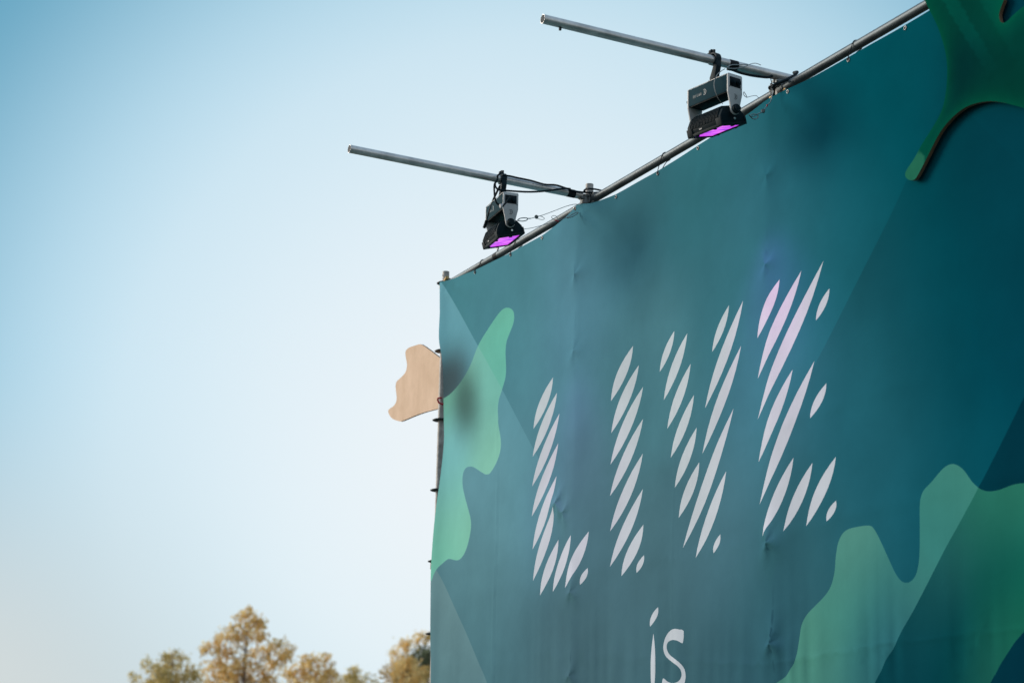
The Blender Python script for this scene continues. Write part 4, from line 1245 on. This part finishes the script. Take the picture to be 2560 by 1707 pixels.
def build_lamp(label):
    """floodlight hung upside down; x along the housing (+ is the camera end), y towards the wall, z up, origin at the top of the housing"""
    t = thing('flood_lamp', label, 'lamp', (0, 0, 0), 0, 'purple floodlights hanging from the poles')
    # housing
    W2 = 0.046
    prof = [(-W2, -0.006), (-W2 + 0.006, 0.0), (W2 - 0.006, 0.0), (W2, -0.006), (W2, -0.095), (-W2, -0.095)]
    h = MB().prism(prof, 'x', -HL + 0.004, HL - 0.004, bevel=0.0015).build('housing', M_HOUSING, t, 30)
    MB().box((0, 0, -0.0965), (2 * HL - 0.03, 2 * W2 - 0.006, 0.006), bevel=0.001).build('underside', M_UNDER, h)
    lip = MB().box((0, -W2 - 0.001, -0.0015), (2 * HL - 0.012, 0.003, 0.003)).box((0, W2 + 0.001, -0.0015), (2 * HL - 0.012, 0.003, 0.003))
    lip.build('edge_trim', M_PLATE, h)
    # end plates that carry the head
    P2 = 0.048
    pl = [(-P2 + 0.004, 0.0015), (P2 - 0.004, 0.0015), (P2, -0.003), (P2, -0.100), (P2 - 0.012, -0.150), (P2 - 0.019, -0.185)]
    arc = [(0.029 * math.sin(a), -0.187 - 0.029 * math.cos(a)) for a in [math.radians(q) for q in (70, 45, 20, 0, -20, -45, -70)]]
    pl = pl + arc + [(-P2 + 0.019, -0.185), (-P2 + 0.012, -0.150), (-P2, -0.100), (-P2, -0.003)]
    for sx in (1, -1):
        a, b = (HL - 0.003, HL + 0.006) if sx > 0 else (-HL - 0.006, -HL + 0.003)
        p = MB().prism(pl, 'x', a, b, bevel=0.0012).build('end_plate', M_PLATE, t, 30)
        k = MB()
        xo = sx * (HL + 0.006)
        k.cyl((xo, 0, -0.187), (xo + sx * 0.016, 0, -0.187), 0.0245, 26, bevel=0.002)
        k.cyl((xo + sx * 0.016, 0, -0.187), (xo + sx * 0.024, 0, -0.187), 0.019, 22, bevel=0.0015)
        k.box((xo + sx * 0.0245, 0, -0.187), (0.004, 0.036, 0.006), rot=Matrix.Rotation(math.radians(20), 3, 'X'), bevel=0.001)
        k.build('tilt_knob', M_CLAMP, p)
        s = MB()
        for yy, zz in ((-0.040, -0.072), (0.040, -0.072)):
            s.cyl((xo - sx * 0.0005, yy, zz), (xo + sx * 0.0015, yy, zz), 0.0032, 8)
        s.build('screw', M_DARKMARK, p)
        # socket panel
        q = MB().box((xo + sx * 0.0006, 0, -0.042), (0.002, 0.074, 0.052), bevel=0.0006)
        panel = q.build('socket_panel', M_UNDER, p)
        for yy in (-0.018, 0.018):
            so = MB()
            so.cyl((xo + sx * 0.001, yy, -0.043), (xo + sx * 0.012, yy, -0.043), 0.0145, 18, bevel=0.001)
            so.cyl((xo + sx * 0.012, yy, -0.043), (xo + sx * 0.018, yy, -0.043), 0.009, 14, bevel=0.001)
            so.build('socket', M_HEAD, panel)
        if sx > 0:
            mk = MB()
            ring_mark(mk, 0.002, -0.120, 0.0135, lambda u, w: (xo + 0.0006, u, w), 0.0034)
            mk.build('emblem', M_DARKMARK, p)
    # emblem and number on the side that faces away from the wall, upside down like the lamp
    yy = -W2 - 0.0012
    mk = MB()
    ring_mark(mk, 0.002 - 0.055 + 0.03, -0.050, 0.0145, lambda u, w: (u, yy, w), 0.0030)
    v, f = text_mesh('0915 XS', 0.020)
    w = max(p[0] for p in v)
    mk.add([(-0.058 - p[0] + 0.01, yy, -0.046 - p[1]) for p in v], f)
    mk.build('lettering', M_PRINTMARK, h)
    # clamp round the pole (the pole runs along y, 0.134 above the housing top)
    zc = 0.1335
    c = MB()
    outer, inner = [], []
    for k in range(25):
        a = math.radians(-75 + 300 * k / 24)
        outer.append((0.036 * math.cos(a), zc + 0.036 * math.sin(a)))
        inner.append((0.0262 * math.cos(a), zc + 0.0262 * math.sin(a)))
    hook = outer + inner[::-1]
    n = len(hook)
    V, Fq = [], []
    m2 = len(outer)
    for yv in (-0.017, 0.017):
        V += [(u, yv, w_) for u, w_ in outer] + [(u, yv, w_) for u, w_ in inner]
    for k in range(m2 - 1):
        Fq += [(k, k + 1, 2 * m2 + k + 1, 2 * m2 + k), (m2 + k + 1, m2 + k, 3 * m2 + k, 3 * m2 + k + 1),
               (k + 1, k, m2 + k, m2 + k + 1), (2 * m2 + k, 2 * m2 + k + 1, 3 * m2 + k + 1, 3 * m2 + k)]
    Fq += [(0, 2 * m2, 3 * m2, m2), (m2 - 1, 2 * m2 - 1, 4 * m2 - 1, 3 * m2 - 1)]
    c.add(V, Fq)
    c.prism([(0.012, zc - 0.032), (0.034, zc - 0.012), (0.036, zc - 0.045), (0.022, 0.045), (0.022, 0.018), (-0.022, 0.018), (-0.020, 0.035), (-0.006, 0.062)], 'y', -0.016, 0.016, bevel=0.002)
    c.box((-0.036, 0, zc + 0.006), (0.018, 0.026, 0.022), bevel=0.003)
    c.box((0.0, 0, 0.013), (0.062, 0.040, 0.012), bevel=0.002)
    clamp = c.build('clamp', M_CLAMP, t, 35)
    w_ = MB()
    w_.cyl((-0.022, 0, zc + 0.02), (-0.022, 0, zc + 0.062), 0.006, 10)
    w_.box((-0.022, 0, zc + 0.046), (0.016, 0.030, 0.018), bevel=0.003)
    w_.box((-0.030, -0.006, zc + 0.035), (0.022, 0.018, 0.016), bevel=0.003)
    w_.box((-0.008, 0.004, zc + 0.050), (0.012, 0.012, 0.018), bevel=0.002)
    w_.build('wing_bolt', M_CLAMP, clamp)
    MB().box((0.0, 0, 0.0035), (0.10, 0.034, 0.007), bevel=0.0015).build('clamp_bracket', M_GREYPLUG, t)
    # handles and glands on the far end
    g = MB()
    g.cyl((-HL - 0.005, -0.020, -0.055), (-HL - 0.03, -0.024, -0.058), 0.011, 12, bevel=0.001)
    g.cyl((-HL - 0.005, 0.018, -0.05), (-HL - 0.024, 0.018, -0.05), 0.010, 12, bevel=0.001)
    g.build('cable_gland', M_CLAMP, t)
    # the tilted head
    zp = -0.187
    rot = Matrix.Rotation(math.radians(15.5), 3, 'X')

    def H(o):
        o.location = (0, 0, zp)
        o.rotation_euler = (math.radians(15.5), 0, 0)
        return o
    hl = 0.130
    prof = [(-0.082, -0.066), (-0.085, -0.040), (-0.081, -0.018), (-0.056, 0.016), (-0.034, 0.026), (0.034, 0.026), (0.056, 0.016), (0.081, -0.018), (0.085, -0.040), (0.082, -0.066)]
    body = H(MB().prism(prof, 'x', -hl, hl, bevel=0.0025).build('head', M_HEAD, t, 30))
    rim = MB()
    rim.box((0, -0.078, -0.066), (2 * hl + 0.010, 0.018, 0.014), bevel=0.002)
    rim.box((0, 0.078, -0.066), (2 * hl + 0.010, 0.018, 0.014), bevel=0.002)
    rim.box((hl - 0.006, 0, -0.0665), (0.021, 0.138, 0.013), bevel=0.002)
    rim.box((-hl + 0.006, 0, -0.0665), (0.021, 0.138, 0.013), bevel=0.002)
    for sx in (1, -1):
        for sy in (1, -1):
            rim.box((sx * (hl - 0.016), sy * 0.083, -0.050), (0.040, 0.012, 0.042), bevel=0.003)
    rim.build('rubber_rim', M_BLACK, body)
    fin = MB()
    for k in range(19):
        x = -0.105 + 0.21 * k / 18
        fin.prism([(-0.088, -0.034), (-0.084, -0.014), (-0.060, 0.022), (-0.040, 0.034), (0.040, 0.034), (0.060, 0.022), (0.084, -0.014), (0.088, -0.034), (0.06, -0.03), (-0.06, -0.03)], 'x', x - 0.0018, x + 0.0018)
    fn = fin.build('heat_fin', M_HEAD, body, 30)
    fn['kind'] = 'stuff'
    gl = mesh_obj('lit_panel', [(-hl + 0.016, -0.067, -0.0685), (hl - 0.016, -0.067, -0.0685), (hl - 0.016, 0.067, -0.0685), (-hl + 0.016, 0.067, -0.0685)], [(3, 2, 1, 0)], M_LED, body)
    cl = MB()
    for x, y in ((0.062, -0.071), (-0.075, -0.071), (0.062, 0.071), (-0.075, 0.071)):
        cl.box((x, y, -0.0745), (0.012, 0.016, 0.005), bevel=0.001)
    for x in (hl - 0.013, -hl + 0.013):
        cl.box((x, 0.0, -0.0745), (0.014, 0.018, 0.005), bevel=0.001)
    cl.build('panel_clip', M_BLACK, body)
    bo = MB()
    for sx in (1, -1):
        bo.cyl((sx * (hl - 0.001), 0.012, -0.040), (sx * (hl + 0.0035), 0.012, -0.040), 0.0062, 14, bevel=0.0008)
    bo.build('bolt', M_BOLT, body)
    MB().box((-0.03, -0.0852, -0.048), (0.022, 0.0016, 0.006)).build('sticker', M_GREYPLUG, body)
    # the light it gives
    ld = bpy.data.lights.new('lamp_light', 'SPOT')
    ld.energy = 54.0
    ld.color = (1.0, 0.13, 0.78)
    ld.spot_size = math.radians(86)
    ld.spot_blend = 1.0
    ld.shadow_soft_size = 0.06
    lo = bpy.data.objects.new('lamp_light', ld)
    COL.objects.link(lo)
    lo.parent = body
    lo.location = (0, 0, -0.080)
    lo.rotation_euler = (math.radians(-21), 0, 0)
    return t


def copy_tree(o, parent=None):
    c = o.copy()
    COL.objects.link(c)
    if parent is not None:
        c.parent = parent
    for ch in list(o.children):
        copy_tree(ch, c)
    return c


lamp1 = build_lamp('left purple floodlight under the lower pole, plugged in with a grey connector')
lamp1.location = (-11.40, -0.550, 5.780)
lamp1.rotation_euler = (0, 0, math.radians(-6))
lamp2 = copy_tree(lamp1)
lamp2['label'] = 'right purple floodlight under the upper pole, numbers upside down on its dark side'
lamp2.location = (-9.22, -0.372, 5.820)
lamp2.rotation_euler = (0, 0, math.radians(10))


# ------------------------------------------------------------------ cables and safety wires
def cable(name, label, cat, paths, r, mat, group=None):
    root = None
    m = MB()
    for p in paths:
        m.tube([tuple(q) for q in p], r, 8)
    o = m.build(name, mat, None, 60)
    tag(o, label, cat, group)
    return o


def loop_of(o, pts, r, mat, name='wire_loop'):
    MB().tube([tuple(q) for q in pts], r, 8).build(name, mat, o, 60)


def carabiner(pts, r, parent):
    MB().tube([tuple(q) for q in pts], r, 8, closed=True).build('carabiner', M_WIRE, parent)


cA = cable('power_cable', 'black power cable running along the top of the left pole to its joint', 'cable', [PATHS['cableA']], 0.0058, M_BLACK, 'black power cables')
loop_of(cA, PATHS['loopA'], 0.0058, M_BLACK, 'cable_loop')
cB = cable('power_cable', 'black power cable drooping under the left pole and knotted at its clamp', 'cable', [PATHS['cableB']], 0.0058, M_BLACK, 'black power cables')
cC = cable('power_cable', 'black cable hanging in a loop to the grey connector of the left lamp', 'cable', [PATHS['cableC']], 0.0056, M_BLACK, 'black power cables')
loop_of(cC, PATHS['lead'], 0.0056, M_BLACK, 'lead')
MB().tube([tuple(q) for q in PATHS['plug']], 0.0115, 12).build('connector', M_GREYPLUG, cC)
cD = cable('power_cable', 'black cable slanting down beside the far end of the left lamp', 'cable', [PATHS['cableD']], 0.0064, M_BLACK, 'black power cables')
e = [Vector(q) for q in PATHS['cableD'][-2:]]
dd = (e[1] - e[0]).normalized()
MB().cyl(e[1] - dd * 0.03, e[1] + dd * 0.02, 0.0095, 12, bevel=0.0015).build('connector', M_CLAMP, cD)
c2 = cable('power_cable', 'black power cable slung below the right pole behind its lamp', 'cable', [PATHS['cable2']], 0.0072, M_BLACK, 'black power cables')
c3 = cable('power_cable', 'thick black cable wound over the right pole joint on the rail', 'cable', [PATHS['cable2wrap']], 0.0080, M_BLACK, 'black power cables')

wE = cable('safety_wire', 'upper steel safety wire from the left lamp, with round stop and loop', 'safety wire', [PATHS['wireE']], 0.0019, M_WIRE, 'steel safety wires')
loop_of(wE, PATHS['wireEloop'], 0.0017, M_WIRE)
carabiner(PATHS['carE'], 0.0030, wE)
d = Vector(PATHS['wireE'][-2])
MB().cyl(d + Vector((-0.004, 0.002, 0)), d + Vector((0.004, -0.006, 0)), 0.0115, 16, bevel=0.001).build('wire_stop', M_CAST, wE)
MB().tube([PATHS['wireE'][-1], PATHS['carE'][3]], 0.0034, 6).build('ferrule', M_WIRE, wE)
wF = cable('safety_wire', 'lower steel safety wire from the left lamp along the rail with red sleeve', 'safety wire', [PATHS['wireF']], 0.0018, M_WIRE, 'steel safety wires')
loop_of(wF, PATHS['wireFloop'], 0.0016, M_WIRE)
carabiner(PATHS['carF'], 0.0028, wF)
d = Vector(PATHS['wireF'][4])
MB().cyl(d + Vector((0.006, -0.014, 0)), d + Vector((-0.006, 0.012, 0)), 0.0042, 10).build('sleeve', M_RED, wF)
w2b = cable('safety_wire', 'pale safety wire hanging in an arc across the side of the right lamp', 'safety wire', [PATHS['wire2b']], 0.0020, material('plastic_wire', (0.26, 0.27, 0.27), rough=0.45, var=0.1), 'steel safety wires')
w2c = cable('safety_wire', 'short steel wire with a long clip lying along the right pole', 'safety wire', [PATHS['wire2c']], 0.0020, M_WIRE, 'steel safety wires')
carabiner(PATHS['car2a'], 0.0026, w2c)
w2a = cable('safety_wire', 'thin wire dropping from the right pole to its joint', 'safety wire', [PATHS['wire2a']], 0.0022, M_BLACK, 'steel safety wires')
w2d = cable('safety_wire', 'thin wire with a small triangular hook on the end plate of the right lamp', 'safety wire', [PATHS['wire2d']], 0.0014, M_WIRE, 'steel safety wires')
carabiner(PATHS['hook2'], 0.0018, w2d)
w2e = cable('safety_wire', 'steel safety wire from the right lamp head up to the joint, with ring and ball', 'safety wire', [PATHS['wire2e']], 0.0026, M_WIRE, 'steel safety wires')
carabiner(PATHS['ring2'], 0.0026, w2e)
d = Vector(PATHS['wire2e'][3])
MB().cyl(d + Vector((-0.006, 0.004, 0)), d + Vector((0.006, -0.004, 0)), 0.0105, 16, bevel=0.003).build('wire_stop', M_CAST, w2e)
d = Vector(PATHS['wire2e'][4])
MB().cyl(d + Vector((0.002, 0, 0.006)), d + Vector((-0.002, 0, -0.006)), 0.0042, 10).build('sleeve', M_RED, w2e)


# ------------------------------------------------------------------ trees
def leaf_material(name, cols):
    m = bpy.data.materials.new(name)
    m.use_nodes = True
    t = m.node_tree
    for n in list(t.nodes):
        if n.type != 'OUTPUT_MATERIAL':
            t.nodes.remove(n)
    out = [n for n in t.nodes if n.type == 'OUTPUT_MATERIAL'][0]
    at = t.nodes.new('ShaderNodeAttribute')
    at.attribute_name = 'leaf_tone'
    cr = t.nodes.new('ShaderNodeValToRGB')
    for k, (pos, c) in enumerate(cols):
        e = cr.color_ramp.elements[k] if k < 2 else cr.color_ramp.elements.new(pos)
        e.position = pos
        e.color = (*c, 1)
    t.links.new(at.outputs['Fac'], cr.inputs['Fac'])
    df = t.nodes.new('ShaderNodeBsdfDiffuse')
    tr = t.nodes.new('ShaderNodeBsdfTranslucent')
    mx = t.nodes.new('ShaderNodeMixShader')
    mx.inputs[0].default_value = 0.5
    t.links.new(cr.outputs['Color'], df.inputs['Color'])
    t.links.new(cr.outputs['Color'], tr.inputs['Color'])
    t.links.new(df.outputs[0], mx.inputs[1])
    t.links.new(tr.outputs[0], mx.inputs[2])
    t.links.new(mx.outputs[0], out.inputs['Surface'])
    return m


M_LEAF_GOLD = leaf_material('golden_leaves', [(0.0, (0.48, 0.34, 0.125)), (1.0, (1.0, 0.83, 0.46)), (0.5, (0.92, 0.66, 0.275))])
M_LEAF_OLIVE = leaf_material('olive_leaves', [(0.0, (0.42, 0.33, 0.12)), (1.0, (0.90, 0.74, 0.38)), (0.5, (0.68, 0.54, 0.22))])
M_LEAF_DARK = leaf_material('dark_green_leaves', [(0.0, (0.08, 0.10, 0.065)), (1.0, (0.28, 0.29, 0.18)), (0.5, (0.16, 0.19, 0.12))])
M_BARK = material('bark', (0.20, 0.14, 0.10), rough=0.9, var=0.4, scale=6, bump=0.6, bump_scale=12, stretch=(1, 1, 0.2))


def tree(label, clumps, mat, seed, leaf=0.13, dens=1.0, low=4.0):
    g = np.random.default_rng(seed)
    C = np.array(clumps, float)
    cx, cy = C[:, 0].mean(), C[:, 1].mean()
    topz = (C[:, 2] + C[:, 3]).max()
    bottom = C[:, 2].min()
    width = np.abs(C[:, 0] - cx).max() + 0.6
    # view-neutral depth for the clumps, then the lower part of the crown
    depth_dir = np.array([-0.902, 0.43])
    side_dir = np.array([0.43, 0.902])
    allc = []
    for x, y, z, r in C:
        off = g.uniform(-1, 1) * width * 0.55 * min(1.0, (topz - z) / max(0.5, topz - bottom) + 0.15)
        allc.append((x + depth_dir[0] * off, y + depth_dir[1] * off, z, r * 1.0))
    nlow = int(10 + 10 * width)
    for k in range(nlow):
        z = g.uniform(low, bottom + 0.2)
        w = width * (0.95 - 0.25 * (bottom - z) / max(1, bottom - low))
        a, q = g.uniform(0, 2 * math.pi), math.sqrt(g.uniform(0.05, 1)) * w
        allc.append((cx + q * math.cos(a), cy + q * math.sin(a), z, g.uniform(0.5, 0.9)))
    base = thing('tree', label, 'tree', (cx, cy, 0), 0, 'trees beyond the banner')
    # trunk and limbs
    v = MB()
    pts = [(0, 0, -0.1), (0.05, 0.04, low * 0.4), (-0.04, 0.05, low), (0.05, -0.05, (low + topz) / 2), (0, 0, topz - 0.5)]
    rr = [0.26, 0.22, 0.18, 0.10, 0.02]
    for a, b, r1, r2 in zip(pts[:-1], pts[1:], rr[:-1], rr[1:]):
        v.cyl(a, b, r1, 10, r2)
    trunk = v.build('trunk', M_BARK, base, 60)
    lb = MB()
    for x, y, z, r in allc:
        z0 = max(low * 0.8, z - g.uniform(0.8, 1.8))
        fr = min(1, (z0 - low) / max(0.5, topz - low))
        st = np.array([0.0, 0.0, z0])
        en = np.array([x - cx, y - cy, z])
        md = (st + en) / 2 + np.array([0, 0, -0.12])
        r0 = max(0.02, 0.06 * (1 - fr))
        lb.cyl(st, md, r0, 6, r0 * 0.6)
        lb.cyl(md, en, r0 * 0.6, 6, 0.006)
        for k in range(4):
            d = g.normal(size=3)
            d /= np.linalg.norm(d)
            lb.cyl(en, en + d * r * 0.9, 0.008, 4, 0.003)
    lb.build('limb', M_BARK, trunk, 60)
    # leaves, gathered in small sprays within each clump
    LP, LT = [], []
    for x, y, z, r in allc:
        nsp = int(19 * dens * (r / 0.5) ** 2) + 6
        d = g.normal(size=(nsp, 3))
        d /= np.linalg.norm(d, axis=1)[:, None]
        sp = d * (r * g.uniform(0.35, 1.12, nsp) ** 0.7)[:, None] * np.array([1, 1, 0.85])
        for s in sp:
            n = g.integers(7, 13)
            q = s + g.normal(size=(n, 3)) * 0.10
            LP.append(q + np.array([x - cx, y - cy, z]))
            LT.append(np.clip(g.normal(0.5, 0.26) + g.normal(0, 0.14, n), 0, 1))
    LP = np.concatenate(LP)
    LT = np.concatenate(LT)
    n = len(LP)
    a = g.normal(size=(n, 3))
    a /= np.linalg.norm(a, axis=1)[:, None]
    b = np.cross(a, g.normal(size=(n, 3)))
    b /= np.linalg.norm(b, axis=1)[:, None]
    sz = leaf * g.uniform(0.6, 1.3, n)[:, None]
    q0, q1, q2, q3 = LP - a * sz * 0.6, LP + b * sz * 0.32, LP + a * sz * 0.6, LP - b * sz * 0.32
    V = np.stack([q0, q1, q2, q3], 1).reshape(-1, 3)
    me = bpy.data.meshes.new('crown')
    me.vertices.add(4 * n)
    me.vertices.foreach_set('co', V.ravel())
    me.loops.add(4 * n)
    me.loops.foreach_set('vertex_index', np.arange(4 * n))
    me.polygons.add(n)
    me.polygons.foreach_set('loop_start', np.arange(0, 4 * n, 4))
    me.polygons.foreach_set('loop_total', np.full(n, 4))
    me.update(calc_edges=True)
    at = me.attributes.new('leaf_tone', 'FLOAT', 'FACE')
    at.data.foreach_set('value', LT)
    me.materials.append(mat)
    o = bpy.data.objects.new('crown', me)
    COL.objects.link(o)
    o.parent = base
    o['kind'] = 'stuff'
    return base


tree('tallest golden leafed tree, pointed and ragged, at the bottom of the picture', TREES['main'], M_LEAF_GOLD, 3)
tree('flat topped golden tree just right of the tallest tree', TREES['right'], M_LEAF_GOLD, 5)
tree('olive tinted rounded tree standing left of the tallest tree', TREES['left'], M_LEAF_OLIVE, 7)
tree('smallest tree top, a narrow tip between the flat topped tree and the banner', TREES['small'], M_LEAF_OLIVE, 9)
tree('golden tree partly hidden behind the corner post of the banner', TREES['gold'], M_LEAF_GOLD, 11)
tree('dark green tree just behind the golden one at the corner post', TREES['dark'], M_LEAF_DARK, 13)
